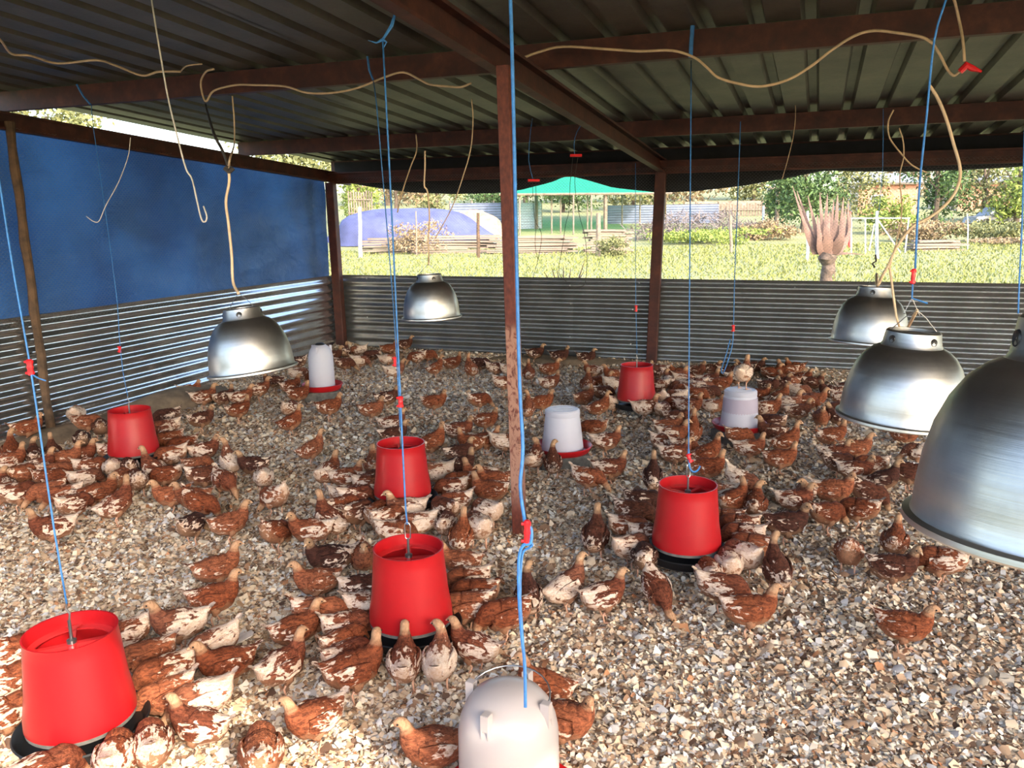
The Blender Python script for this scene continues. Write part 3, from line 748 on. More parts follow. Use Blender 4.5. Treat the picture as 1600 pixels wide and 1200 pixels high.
# red-topped pairs before the back opening
def pair(x, y, L1, L2, label, D, top):
    o = cord('twine', pl(top, D), .0024, M['rope'], label, 'rope', G, smooth=2)
    mb = MB(); mb.obox(PD(x, y, D), RI*.04, FW*.006, UP*.008); mb.build('red_tie', M['redc'], o, smooth=False)
    mb = MB(); mb.tube(crom(pl(L1, D), 3), .002, 5); mb.tube(crom(pl(L2, D), 3), .002, 5); mb.build('loose_strand', M['dcable'], o)
pair(900, 243, [(895, 246), (891, 285), (889, 330), (884, 350), (879, 385), (873, 425), (885, 440)], [(903, 246), (898, 285), (905, 335), (913, 365), (917, 400), (915, 440), (905, 449), (888, 450)],
     'twine with a flat red tie and a drooping open loop near the green net roof', 5.6, [(898, 243), (897, 225), (901, 207), (912, 190)])
pair(834, 282, [(832, 284), (835, 340), (846, 365), (842, 400), (832, 436)], [(837, 284), (838, 345), (836, 380), (840, 405)],
     'twine with a small red tie and two dark strands right of the steel post', 5.6, [(833, 281), (826, 250), (829, 205), (832, 185)])
o = cord('twine', pl([(1380, 170), (1379, 270), (1372, 340), (1368, 400)], 4.2), .0016, M['rope'], 'thin twine ending in a dark hook before the aloe side of the opening', 'rope', G, smooth=2)
mb = MB(); mb.tube(pl([(1368, 398), (1369, 408), (1363, 412), (1367, 418)], 4.2), .005, 5); mb.build('dark_hook', M['dcable'], o)

GC = 'cream electric cables under the roof'
def yl(lst, Y):
    out = []
    for x, y in lst:
        Yq = Y
        while PY(x, y, Yq)[2] > zraf(Yq)+PH-.02 and Yq > 1.6: Yq -= .04
        out.append(PY(x, y, Yq))
    return out
Yp = 3.96
cord('cable', yl([(-30, 40), (0, 62), (18, 84), (48, 87), (90, 99), (150, 94), (180, 102), (222, 118), (248, 112), (282, 112)], Yp-.2), .0062, M['cable'], 'cream cable waving along the left end of the nearer purlin', 'cable', GC)
cord('cable', yl([(282, 112), (290, 104), (303, 101), (316, 100)], Yp), .004, M['cable'], 'short stray cream cable end above the left purlin', 'cable', GC)
cord('cable', yl([(334, 108), (322, 112), (314, 128), (317, 150), (323, 158), (334, 142), (368, 133), (400, 133), (445, 135), (480, 145), (520, 145), (560, 137), (600, 121), (630, 113), (655, 124), (672, 132), (700, 135), (720, 136), (736, 130)], Yp), .0058, M['cable'], 'cream cable looped along the purlin between knot and middle rafter', 'cable', GC)
cord('cable', yl([(783, 98), (800, 97), (840, 82), (880, 73), (950, 77), (1000, 80), (1050, 79), (1085, 90), (1105, 106), (1122, 121), (1155, 131), (1190, 135), (1230, 125), (1265, 105), (1300, 78), (1335, 56), (1365, 48), (1400, 51), (1440, 58), (1458, 68)], Yp-.05), .0062, M['cable'], 'cream cable sagging in a deep curve right of the middle rafter', 'cable', GC)
cord('cable', yl([(1458, 68), (1470, 88), (1480, 108), (1490, 118), (1498, 113), (1505, 108)], Yp-.05), .0058, M['cable'], 'short cream cable end turning up to the red tape on the right', 'cable', GC)
o = cord('cable', yl([(1486, -20), (1496, 20), (1504, 60), (1507, 96)], Yp-.1), .0058, M['cable'], 'cream cable dropping from the top edge to red tape on the right', 'cable', GC)
mb = MB(); mb.tube(yl([(1500, 112), (1510, 102), (1520, 107), (1534, 112)], Yp-.1), [.012, .016, .012, .004], 8); mb.build('red_tape', M['redc'], o)
D3 = LP[3][2]; D1 = LP[1][2]
ck = yl([(320, 156), (322, 168)], Yp)
cord('cable', [ck[0], ck[1]]+pl([(334, 208), (346, 232), (354, 252), (357, 268)], 3.2), .0058, M['dcable'], 'dark cable dropping from the knot towards the tilted lamp hood', 'cable', GC)
cord('cable', pl([(357, 262), (358, 285), (353, 315), (357, 350), (362, 400), (364, 440)], D1)+[LP[1][1]], .0042, M['cable'], 'cream cable holding the tilted lamp hood before the blue tarp', 'cable', GC)
mb = MB(); mb.tube(pl([(352, 262), (358, 268), (364, 262)], D1), .009, 6); tag(mb.build('tape_knot', M['dcable']), 'dark tape knot in the cable above the tilted lamp hood', 'tape')
cord('cable', yl([(363, 150), (366, 190), (366, 225)], Yp)+pl([(360, 245), (357, 262)], 3.2), .0042, M['cable'], 'thin cream cable joining the tilted lamp cable from the purlin', 'cable', GC)
cord('string', pl([(234, -20), (240, 20), (248, 70), (262, 150), (275, 205), (290, 262), (300, 280), (308, 315), (315, 343), (321, 346), (323, 338), (318, 322)], 2.9), .0030, M['string'], 'white string with a hooked end hanging before the blue tarp', 'string')
cord('cable', pl([(664, 236), (664, 262), (663, 290), (668, 300), (671, 340), (669, 375), (670, 400)], LP[2][2])+[LP[2][1]], .0035, M['cable'], 'thin cable holding the small lamp hood before the back wall', 'cable', GC)
cord('cable', pl([(650, 210), (651, 235), (641, 262), (630, 295), (624, 318), (621, 332)], 5.8), .0045, M['cable'], 'loose cream cable left of the small middle lamp hood', 'cable', GC)
cord('cable', pl([(737, 155), (739, 190), (735, 235), (722, 280), (708, 320), (690, 355), (680, 372)], 4.2), .0028, M['cable'], 'thin cream cable slanting down left of the steel post', 'cable', GC)
cord('cable', pl([(1452, 133), (1466, 155), (1480, 190), (1490, 225), (1500, 262), (1497, 290), (1482, 315), (1455, 338), (1425, 355), (1402, 385), (1388, 415), (1378, 432), (1371, 446)], D3*.85)+[LP[3][1]], .0048, M['cable'], 'thick cream cable curving down to the upper right lamp hood', 'cable', GC)
cord('cable', pl([(1389, 412), (1393, 440), (1397, 470), (1402, 500), (1412, 520)], D3*.85)+[LP[4][1]], .0036, M['cable'], 'branch of cream cable down to the wide grey lamp hood', 'cable', GC)
cord('cable', pl([(1396, 172), (1388, 190), (1390, 215), (1408, 240), (1425, 258), (1448, 270)], 4.3), .0042, M['cable'], 'cream cable curling under the second purlin on the right', 'cable', GC)
cord('cable', pl([(1405, 200), (1411, 220), (1412, 245), (1406, 275), (1409, 320), (1407, 350), (1400, 380), (1390, 420)], 4.2), .0034, M['cable'], 'thin dark looking cable dropping beside the curling cream cable', 'cable', GC)
cord('cable', pl([(1240, 140), (1243, 175), (1240, 210), (1232, 245), (1222, 280)], 5.6), .0026, M['cable'], 'fine cable hanging before the black shade cloth', 'cable', GC)
cord('string', pl([(204, 215), (200, 245), (185, 285), (165, 322), (155, 345), (146, 346), (135, 338)], 4.2), .0022, M['string'], 'faint string looped before the left part of the blue tarp', 'string')

#PART2
# ------------------------------------------------------------------ outdoors
def dirD(x, y): return -.35*x+.937*y
mb = MB(); nx, ny = 70, 60
xs = np.linspace(-140, 110, nx+1); ys = np.concatenate([np.linspace(-60, 8.2, 8), np.linspace(9, 170, ny-7)])
for y in ys:
    for x in xs:
        z = gz(x, y)-.03+(.05*math.sin(x*.35)*math.sin(y*.27) if y > 12 else 0)
        mb.v.append((x, y, z))
for j in range(len(ys)-1):
    for i in range(nx): q = j*(nx+1)+i; mb.f.append((q, q+1, q+nx+2, q+nx+1)); mb.mi.append(0)
tag(mb.build('ground', M['grass'], angle=None), 'sunlit grassy yard beyond the back opening', kind='structure')

def quads(name, mat, C, A, B, tint, parent=None):
    """many small leaf quads: centres C, half axes A and B"""
    n = len(C); V = np.stack([C-A, C-B*.6+A*.1, C+A, C+B*.6+A*.1], 1).reshape(-1, 3)
    me = bpy.data.meshes.new(name); me.vertices.add(4*n); me.vertices.foreach_set('co', V.reshape(-1))
    me.loops.add(4*n); me.loops.foreach_set('vertex_index', np.arange(4*n, dtype=np.int32)); me.polygons.add(n)
    me.polygons.foreach_set('loop_start', np.arange(n, dtype=np.int32)*4); me.update(calc_edges=True)
    at = me.attributes.new('tint', 'FLOAT_COLOR', 'POINT'); c = np.ones((4*n, 4)); c[:, :3] = np.repeat(tint, 4)[:, None]
    at.data.foreach_set('color', c.reshape(-1).astype(np.float32)); me.materials.append(mat)
    o = bpy.data.objects.new(name, me); COL.objects.link(o)
    if parent: o.parent = parent
    return o
def foliage(name, mat, c, r, n, leaf, parent=None, clumps=22):
    cl = RNG.normal(0, .5, (clumps, 3)); cl /= np.maximum(1, np.linalg.norm(cl, axis=1)/.85)[:, None]
    k = RNG.integers(0, clumps, n); P = cl[k]+RNG.normal(0, .17, (n, 3))
    C_ = np.array(c)+P*np.array(r)
    C_[:, 2] = np.maximum(C_[:, 2], c[2]-r[2]*.95)
    A = RNG.normal(0, 1, (n, 3)); A /= np.linalg.norm(A, axis=1)[:, None]; B = np.cross(A, RNG.normal(0, 1, (n, 3))); B /= np.linalg.norm(B, axis=1)[:, None]
    s = RNG.uniform(.6, 1.3, (n, 1))*leaf
    o = quads(name, mat, C_, A*s, B*s*.7, np.clip(RNG.normal(.5, .25, n)+.0*P[:, 2], 0, 1), parent); o['kind'] = 'stuff'; return o
def at(x, y, D): return PD(x, y, D)
def tree(x, ytop, wpx, D, mat, label, ybase=None, n=2600, leaf=.13, name='tree', cat='tree', trunk=True, hpx=None):
    ytop = ytop-34 if (D > 43 and x > 500) else ytop; px = D/F; top = PD(x, ytop, D); zb = gz(top[0], top[1])
    R_ = wpx*px/2; h = top[2]-zb
    hc = h if hpx is None else hpx*px
    root = empty(name, (top[0], top[1], zb), label, cat, 'trees and shrubs beyond the yard')
    foliage('foliage', mat, (0, 0, h-hc/2), (R_, R_*.8, hc/2*1.05), n, leaf, root)
    if trunk:
        mb = MB(); mb.tube([(0, 0, -.1), (.08*h*.2, 0, h*.35), (-.03*h, .02, h*.8)], [.035*h+.03, .025*h+.02, .012*h], 7)
        for k in range(4):
            an = 1.6*k; mb.tube([(0, 0, h*(.25+.1*k)), (math.cos(an)*R_*.5, math.sin(an)*R_*.4, h*(.5+.1*k))], [.015*h, .006*h], 5)
        mb.build('trunk', M['bark'], root)
    return root
# trees and shrubs, left to right
tree(70, 120, 240, 26, M['lf1'], 'pale leafy tree seen through the slit above the blue tarp', n=5200, leaf=.11, hpx=170)
tree(455, 200, 200, 34, M['lf1'], 'loose light tree behind the slit near the far left corner', n=3600, leaf=.12, hpx=110)
tree(556, 262, 80, 58, M['lf4'], 'yellow green tree beside the far left corner post', n=2200, leaf=.16)
tree(615, 280, 110, 66, M['lf3'], 'dry brown tree behind the blue ground sheet', n=2200, leaf=.18)
tree(680, 292, 90, 70, M['lf1'], 'olive tree left of the white zinc screen', n=2000, leaf=.18)
tree(755, 290, 130, 72, M['lf2'], 'dark green tree behind the white zinc screen', n=2600, leaf=.18)
tree(880, 292, 150, 74, M['lf2'], 'dark tree row under the green net roof', n=2800, leaf=.2)
tree(990, 290, 120, 76, M['lf1'], 'olive tree just left of the back steel post', n=2200, leaf=.2)
tree(1075, 286, 130, 78, M['lf3'], 'brownish tree right of the back steel post', n=2200, leaf=.2)
tree(1180, 270, 100, 80, M['lf1'], 'yellowish tree behind the paling fence', n=2400, leaf=.2)
tree(1262, 262, 120, 44, M['lf2'], 'bushy deep green tree behind the aloe', n=3600, leaf=.13)
tree(1225, 300, 60, 50, M['lf2'], 'dark round shrub left of the aloe', n=1500, leaf=.13, name='shrub', cat='shrub', trunk=False)
tree(1345, 288, 90, 46, M['lf1'], 'olive shrub in front of the brick house wall', n=2200, leaf=.12, name='shrub', cat='shrub', trunk=False)
tree(1398, 302, 84, 42, M['lf4'], 'bright green shrub before the brick house', n=2200, leaf=.11, name='shrub', cat='shrub', trunk=False)
tree(1470, 262, 110, 50, M['lf2'], 'dark tree beside the right end of the brick house', n=2800, leaf=.14)
tree(1545, 264, 120, 52, M['lf1'], 'straggly olive tree at the right before the far bricks', n=2600, leaf=.14)
tree(1600, 262, 90, 48, M['lf4'], 'yellow green tree at the right edge', n=2200, leaf=.14)
tree(1450, 340, 120, 38, M['lf3'], 'dry grey brown scrub right of the white gate', n=2600, leaf=.09, name='shrub', cat='shrub', trunk=False)
tree(1550, 345, 130, 37, M['lf1'], 'low green scrub under the silver car', n=2800, leaf=.09, name='shrub', cat='shrub', trunk=False)
tree(1200, 345, 90, 40, M['lf3'], 'dry brown weeds along the fence left of the aloe', n=1800, leaf=.09, name='shrub', cat='shrub', trunk=False)
tree(655, 345, 110, 33, M['lf3'], 'orange brown weeds before the blue ground sheet', n=2200, leaf=.06, name='shrub', cat='shrub', trunk=False)
tree(958, 372, 56, 29, M['lf1'], 'tuft of tall grass before the right plank stack', n=1500, leaf=.05, name='shrub', cat='shrub', trunk=False)
tree(1115, 352, 190, 38, M['lf4'], 'low green weedy mound left of the aloe', n=3600, leaf=.08, name='shrub', cat='shrub', trunk=False, hpx=30)
tree(1600, 372, 150, 34, M['lf3'], 'low tangled scrub at the right edge', n=2200, leaf=.07, name='shrub', cat='shrub', trunk=False)

for x_, y_, w_, m_, lb in ((600, 226, 300, 'lf1', 'tall hazy tree line behind the blue ground sheet'), (820, 226, 280, 'lf2', 'tall dark tree line behind the white panel screen'), (1030, 222, 280, 'lf1', 'tall hazy trees behind the back steel post'),
                           (1230, 220, 260, 'lf2', 'tall trees far behind the aloe'), (1420, 216, 280, 'lf3', 'tall brownish trees far behind the brick house'), (1600, 212, 260, 'lf1', 'tall hazy trees at the far right edge')):
    tree(x_, y_, w_, 98, M[m_], lb, n=5200, leaf=.30, hpx=125)
# grass blades
n = 42000
d = RNG.uniform(0, 1, n)**1.3*28+9.3; u = RNG.uniform(-.32, .70, n)
X = np.array([RI[0], RI[1]])[None]*(u*d)[:, None]+np.array([-.35, .937])[None]*d[:, None]
ok = X[:, 1] > YB+.6; X = X[ok]; d = d[ok]; n = len(d)
C_ = np.concatenate([X, (RNG.uniform(.0, .05, n)-.02)[:, None]], 1)
A = np.stack([RNG.normal(0, .4, n), RNG.normal(0, .4, n), np.ones(n)], 1)*(RNG.uniform(.015, .045, n)*(1+d/40))[:, None]
B = np.stack([RNG.normal(0, 1, n), RNG.normal(0, 1, n), np.zeros(n)], 1); B = B/np.linalg.norm(B, axis=1)[:, None]*(.008+.0011*d)[:, None]
tag(quads('grass', M['blade'], C_, A, B, np.clip(RNG.normal(.5, .3, n), 0, 1)), 'short sunlit grass of the yard outside', 'grass', kind='stuff')

# stacked planks
def plank_pile(x0, x1, ytop, ybot, D, label, seed, nz, ny_=2):
    rnd = random.Random(seed); a = PD(x0, ybot, D); b = PD(x1, ybot, D); zb = gz(a[0], a[1])-.03
    t = (b-a); t[2] = 0; L = np.linalg.norm(t); t /= L; nrm = np.array([-t[1], t[0], 0])
    h = (ybot-ytop)*D/F; root = empty('plank_pile', (a[0], a[1], zb), label, 'planks', 'stacks of weathered planks')
    th = h/nz
    me = None
    for k in range(nz):
        for j in range(ny_):
            l_ = L*rnd.uniform(.62, 1.0); o0 = rnd.uniform(0, L-l_)
            if me is None:
                mb = MB(); mb.box((0, -.11, 0), (1, .11, 1)); me = mb.mesh('plank', M['plank'], False)
            o = bpy.data.objects.new('plank', me); COL.objects.link(o); o.parent = root
            p = t*o0+nrm*(j*.26+rnd.uniform(-.05, .05)); o.location = (p[0], p[1], k*th)
            o.rotation_euler = (0, rnd.uniform(-.012, .012), math.atan2(t[1], t[0])+rnd.uniform(-.04, .04)); o.scale = (l_, 1, th*.72)
    return root
plank_pile(562, 668, 363, 389, 34, 'long stack of bleached planks nearest the corner post', 1, 7)
plank_pile(640, 782, 361, 391, 33, 'stack of bleached planks behind the brown fence post', 2, 8)
plank_pile(760, 903, 365, 394, 32, 'greyish plank stack split by the rusty steel post', 3, 9)
plank_pile(910, 992, 362, 400, 32, 'squarer plank stack topped with a long pale beam', 4, 10)
plank_pile(1423, 1510, 384, 402, 30, 'low flat stack of white planks right of the gate', 5, 4, 3)
# fence posts
def fpost(x, y0, y1, D, wpx, mat, label, lean=0, name='fence_post', cat='post'):
    a = PD(x, y1, D); b = PD(x+lean, y0, D); z = gz(a[0], a[1])-.1
    mb = MB(); r = wpx*D/F/2; pts = [np.array([a[0], a[1], z])*(1-t)+b*t+np.array([.01*math.sin(7*t+x), 0, 0]) for t in (0, .3, .6, 1)]
    mb.tube(pts, [r*1.05, r, r*.95, r*.85], 8); return tag(mb.build(name, mat), label, cat, 'posts beyond the yard')
fpost(562, 324, 378, 31, 6, M['paint'], 'white post at the left before the blue ground sheet')
fpost(650, 330, 372, 31, 2.4, M['tpost'], 'thin dark stake before the orange weeds')
fpost(747, 333, 392, 29.5, 6, M['wood'], 'thick brown fence post between small lamp and steel post')
fpost(935, 333, 372, 30, 8, M['tpost'], 'pale double fence post left of the back steel post')
fpost(1143, 336, 392, 31, 5, M['tpost'], 'grey leaning post on the green mound', -2)
fpost(1193, 322, 356, 48, 4, M['paint'], 'white stake by the brushwood')
fpost(1262, 330, 402, 26, 4.5, M['paint'], 'white steel post just left of the aloe')
fpost(1328, 331, 380, 34, 5, M['rpaint'], 'red painted post right of the aloe')
fpost(1371, 330, 400, 25, 5, M['paint'], 'bright white post in the middle of the gate frame', -1)
fpost(1512, 334, 395, 30, 1.8, M['paint'], 'thin white stake at the right before the scrub')
mb = MB(); D_ = 28
for (x0, y0), (x1, y1) in (((1328, 341), (1422, 341)), ((1330, 341), (1330, 404)), ((1352, 341), (1352, 406)), ((1420, 341), (1414, 395)), ((1372, 344), (1412, 402)), ((1366, 350), (1358, 392))):
    mb.tube([PD(x0, y0, D_), PD(x1, y1, D_)], .024, 6)
tag(mb.build('gate_frame', M['paint']), 'white tubular gate frame with a diagonal brace', 'gate')
# blue ground sheet over a mound, sand behind
def mound(name, x0, x1, ytop, D, hpx, mat, label, cat, seed, depth=2.5, kind=None, nz=.3):
    a = PD(x0, ytop+hpx, D); b = PD(x1, ytop+hpx, D); c = (a+b)/2; z = gz(c[0], c[1])-.1
    W = np.linalg.norm(b-a)/2; h = PD((x0+x1)/2, ytop, D)[2]-z
    return blob(name, (c[0], c[1], z), W, depth, h, mat, label, cat, seed, 36, nz, kind, math.atan2(b[1]-a[1], b[0]-a[0]))
mound('ground_sheet', 505, 752, 326, 42, 44, M['btarp'], 'faded blue sheet spread over a long heap', 'sheet', 4)
mound('sand_heap', 690, 790, 328, 47, 40, M['sand'], 'brown sand heap beside the blue sheet', 'sand', 5)
# zinc screens: posts and sheets
def screen(x0, x1, y0, y1, D, label, mat, nsh, post_mat):
    a = PD(x0, y1, D); b = PD(x1, y1, D); z = gz(a[0], a[1])-.2; t = b-a; t[2] = 0; L = np.linalg.norm(t); h = PD(x0, y0, D)[2]-z
    root = empty('zinc_screen', (a[0], a[1], z), label, 'screen', 'zinc screens beyond the yard', rz=math.atan2(t[1], t[0]))
    for k in range(nsh):
        o = corr_sheet(L/nsh*1.01, h, pitch=.16, amp=.04).build('zinc_sheet', mat[k % len(mat)], root, angle=60); o.location = (k*L/nsh, 0, 0)
    for k in range(nsh+1):
        mb = MB(); mb.tube([(k*L/nsh, .12, 0), (k*L/nsh, .12, h+.15)], .07, 6); mb.build('screen_post', post_mat, root)
    return root
screen(704, 806, 318, 356, 52, 'grey blue corrugated zinc screen left of the steel post', [M['zinc']], 3, M['tpost'])
screen(806, 846, 317, 354, 51.5, 'bright white panel screen right of the steel post', [M['wpanel']], 1, M['tpost'])
screen(947, 1122, 321, 356, 55, 'grey zinc screen crossing behind the back steel post', [M['zinc']], 5, M['tpost'])
# green shade net house
root = empty('net_house', tuple(PD(800, 304, 46)*[1, 1, 0]), 'green shade net roof on thin poles behind the yard', 'shade structure')
off = np.array(root.location)
mb = MB(); P = [PD(780, 304, 46), PD(1050, 302, 46), PD(1015, 268, 62), PD(800, 266, 62)]
n_ = 14; base = []
for j in range(n_+1):
    for i in range(n_+1):
        u, v = i/n_, j/n_; q = (P[0]*(1-u)+P[1]*u)*(1-v)+(P[3]*(1-u)+P[2]*u)*v
        q = q+[0, 0, -.18*math.sin(PI*((u*5) % 1))*math.sin(PI*v)]; mb.v.append(tuple(q-off))
for j in range(n_):
    for i in range(n_): q = j*(n_+1)+i; mb.f.append((q, q+1, q+n_+2, q+n_+1)); mb.mi.append(0)
mb.build('net_roof', M['gnet'], root)
mb = MB(); mb.tube([P[0]-off, P[1]-off], .07, 6); mb.build('edge_rail', M['tpost'], root)
for x in (812, 838, 862, 876, 896, 918, 924, 946, 972, 1000, 1040):
    mb = MB(); D_ = 46+(x % 7); a = PD(x, 352, D_); b = PD(x, 303, 46.2 if x in (812, 946, 1040) else D_)
    mb.tube([np.array([a[0], a[1], gz(a[0], a[1])-.1])-off, b-off], .05 if x not in (838, 946) else .12, 6); mb.build('net_pole', M['tpost'], root)
# brushwood heap
c = PD(1095, 345, 41); zc = gz(c[0], c[1]); n = 1500
u = RNG.uniform(-1, 1, n); hh = (1-u**2)*.8+.3*np.sin(u*5)**2
Cc = np.stack([c[0]+u*3.2*RI[0]+RNG.normal(0, .5, n), c[1]+u*3.2*RI[1]+RNG.normal(0, .5, n), zc+RNG.uniform(0, 1, n)*(hh+.25)*1.1], 1)
A = RNG.normal(0, 1, (n, 3)); A /= np.linalg.norm(A, axis=1)[:, None]; B = np.cross(A, RNG.normal(0, 1, (n, 3))); B /= np.linalg.norm(B, axis=1)[:, None]
tag(quads('brushwood_heap', M['twig'], Cc, A*.38, B*.035, np.full(n, .5)), 'grey heap of cut brushwood before the zinc screen', 'brushwood', kind='stuff')
# paling fence and pale wall
def fence(x0, x1, y0, y1, D, n, label, mat, wpx=3.2):
    a = PD(x0, y1, D); root = empty('paling_fence', tuple(a*[1, 1, 0]), label, 'fence'); off = np.array(root.location); me = None
    for k in range(n):
        x = x0+(x1-x0)*k/(n-1); b = PD(x, y0+random.uniform(-2, 3), D); zb = gz(b[0], b[1])-.1; mb = MB(); r = wpx*D/F/2
        mb.box((b[0]-r-off[0], b[1]-.02-off[1], zb), (b[0]+r-off[0], b[1]+.02-off[1], b[2])); mb.build('paling', mat, root, smooth=False)
    for y in (y0+(y1-y0)*.3, y0+(y1-y0)*.75):
        mb = MB(); mb.tube([PD(x0, y, D)-off, PD(x1, y, D)-off], .03, 5); mb.build('rail', mat, root)
fence(1090, 1240, 318, 352, 62, 34, 'grey wooden paling fence behind the brushwood', M['tpost'])
fence(544, 580, 298, 345, 56, 10, 'pale stick fence beside the corner post', M['plank'], 2.2)
mb = MB(); a = PD(1070, 314, 72); b = PD(1235, 314, 72); t = (b-a)/2; c = (a+b)/2; zb = gz(c[0], c[1])
mb.obox((c[0], c[1], (zb+c[2])/2), (t[0], t[1], 0), (-.1*t[1]/np.linalg.norm(t), .1, 0), (0, 0, (c[2]-zb)/2)); tag(mb.build('garden_wall', M['plank'], smooth=False), 'pale garden wall behind the paling fence', 'wall', kind='thing')
# t-shaped pergola
mb = MB(); D_ = 48; a = PD(1216, 296, D_); zb = gz(a[0], a[1])-.1
mb.tube([(a[0], a[1], zb), a], .12, 8); mb.obox(PD(1224, 296, D_), RI*.85, FW*.3, (0, 0, .06)); tag(mb.build('pergola', M['tpost'], smooth=False), 'grey t shaped pergola post left of the aloe', 'pergola')
# brick house: bricks as courses, windows, roof sheets
def house(x0, x1, ye, D, label, roof_px, win, nm='brick_house'):
    a = PD(x0, ye, D); b = PD(x1, ye, D); t = b-a; t[2] = 0; L = np.linalg.norm(t); ze = a[2]; zb = gz(a[0], a[1])-.3; hh = ze-zb
    root = empty(nm, (a[0], a[1], zb), label, 'house', rz=math.atan2(t[1], t[0]))
    mb = MB(); mb.box((0, 0, 0), (L, 5, hh)); mb.build('wall', M['mortar'], root, smooth=False)
    mb = MB(); nz = int(hh/.12)
    for k in range(nz):
        z = k*.12; x = -.2 if k % 2 else 0
        while x < L: mb.box((max(x, 0), -.02, z), (min(x+.37, L), .0, z+.10)); x += .40
    o = mb.build('brickwork', M['brick'], root, smooth=False); o['kind'] = 'stuff'
    for (wx, ww, wz, wh) in win:
        mb = MB(); mb.box((wx*L, -.05, hh-wz-wh), (wx*L+ww, -.02, hh-wz)); f = mb.build('window_frame', M['paint'], root, smooth=False)
        mb = MB(); mb.box((wx*L+.08, -.06, hh-wz-wh+.08), (wx*L+ww-.08, -.05, hh-wz-.08)); mb.build('pane', M['glass'], f, smooth=False)
    nS = max(2, int(L/1.0)); rise = roof_px*D/F*1.25
    for k in range(nS):
        mb = MB(); q = []; w_ = L*1.06/nS
        for i in range(9):
            x = -.03*L+k*w_+w_*i/8; z = .045 if i % 2 else 0
            q.append((x, z))
        for i in range(8):
            mb.add([(q[i][0], -.5, hh-.05+q[i][1]), (q[i+1][0], -.5, hh-.05+q[i+1][1]), (q[i+1][0], 3, hh+rise+q[i+1][1]), (q[i][0], 3, hh+rise+q[i][1])], [(0, 1, 2, 3)])
        mb.build('roof_sheet', M['rsheet'], root, smooth=False)
    mb = MB(); mb.box((-.03*L, -.52, hh-.16), (L*1.03, -.48, hh-.02)); mb.build('fascia', M['glass'], root, smooth=False)
house(1343, 1436, 286, 62, 'brick house with pale corrugated roof behind the gate', 13, [(.2, 1.1, .9, .8)])
house(1500, 1620, 284, 66, 'brick wall of another house at the right', 8, [(.55, 1.2, .7, .8)])
# car
c = PD(1562, 340, 50); root = empty('car', (c[0], c[1], gz(c[0], c[1])-.3), 'silver car half hidden in scrub at the right', 'car', rz=.36); root.scale = (.9, .9, .9)
mb = MB()
pr = [(-2.1, .35), (-2.0, .75), (-1.2, .85), (-.7, 1.38), (.8, 1.42), (1.4, .95), (2.05, .85), (2.15, .4)]
for sx in (-.8, .8):
    for (x, z) in pr: mb.v.append((x, sx*(1 if z < 1 else .82), z))
n = len(pr)
for i in range(n): mb.f.append((i, (i+1) % n, n+(i+1) % n, n+i)); mb.mi.append(0)
mb.f += [tuple(range(n))[::-1], tuple(range(n, 2*n))]; mb.mi += [0, 0]; mb.build('body', M['car'], root, smooth=False)
mb = MB(); mb.obox((0, -.79, 1.12), (.62, 0, 0), (0, .02, 0), (0, 0, .16)); mb.build('side_window', M['glass'], root, smooth=False)
for x in (-1.35, 1.35):
    mb = MB(); mb.tube([(x, -.86, .32), (x, .86, .32)], .33, 16); mb.build('wheel', M['black'], root)
# aloe
a = PD(1294, 400, 11.4); root = empty('aloe', (a[0], a[1], gz(a[0], a[1])), 'tall dry aloe with upright pink grey leaves on a thick trunk', 'plant')
off = np.array([a[0], a[1], 0])
mb = MB(); pts = []; rs = []
zt = PD(1294, 396, 11.4)[2]
for i in range(14):
    t = i/13; pts.append((.015*math.sin(i*2), 0, -.1+(zt+.1)*t)); rs.append(.085+.012*math.sin(i*2.7)+(.03 if i > 11 else 0))
mb.tube(pts, rs, 12); mb.build('trunk', M['aloet'], root)
def blade(base, tip, w, mid, mat, parent, name='leaf'):
    base, tip, mid = map(lambda q: np.array(q, float), (base, tip, mid)); pts = crom([base, mid, tip], 6); mb = MB(); n = len(pts)
    for i, p in enumerate(pts):
        t = i/(n-1); ww = w*(1-t)**.75*(.75+.5*math.sin(PI*min(1, t*2))) + .002; tt = pts[min(i+1, n-1)]-pts[max(i-1, 0)]; tt /= np.linalg.norm(tt)
        s = np.cross(tt, FW); s /= np.linalg.norm(s); d_ = np.cross(s, tt)
        rd = np.array([p[0], p[1], 0]); 
        for q in (s*ww, d_*ww*.45, -s*ww, -d_*ww*.25): mb.v.append(tuple(p+q))
    for i in range(n-1):
        for k in range(4): mb.f.append((i*4+k, i*4+(k+1) % 4, i*4+4+(k+1) % 4, i*4+4+k)); mb.mi.append(0)
    return mb.build(name, mat, parent)
pm = 11.4/F
for (tx, ty, mx, my, w_, dz) in ((1245, 298, 1268, 352, 6, .1), (1262, 305, 1276, 350, 6, .0), (1281, 300, 1286, 350, 7, -.1), (1293, 302, 1291, 350, 7, .1), (1303, 312, 1298, 355, 7, .1),
                                 (1309, 303, 1304, 350, 8, -.1), (1318, 308, 1310, 355, 7, 0), (1326, 312, 1318, 360, 7, .1), (1322, 325, 1312, 365, 8, -.15), (1238, 290, 1262, 345, 5, -.1), (1330, 330, 1320, 368, 6, .05), (1297, 330, 1293, 365, 9, -.18), (1277, 335, 1283, 370, 9, -.15)):
    b = PD(1293+(tx-1293)*.35, 397, 11.4)-off; m_ = PD(mx+(mx-1293)*.2, my, 11.4+dz)-off; t_ = PD(tx, ty, 11.4+dz)-off
    blade(b, t_, w_*pm, m_, M['aloe'], root)
blade(PD(1308, 396, 11.4)-off, PD(1350, 398, 11.4)-off, 2*pm, PD(1328, 396, 11.4)-off, M['aloe'], root, 'drooping_leaf')
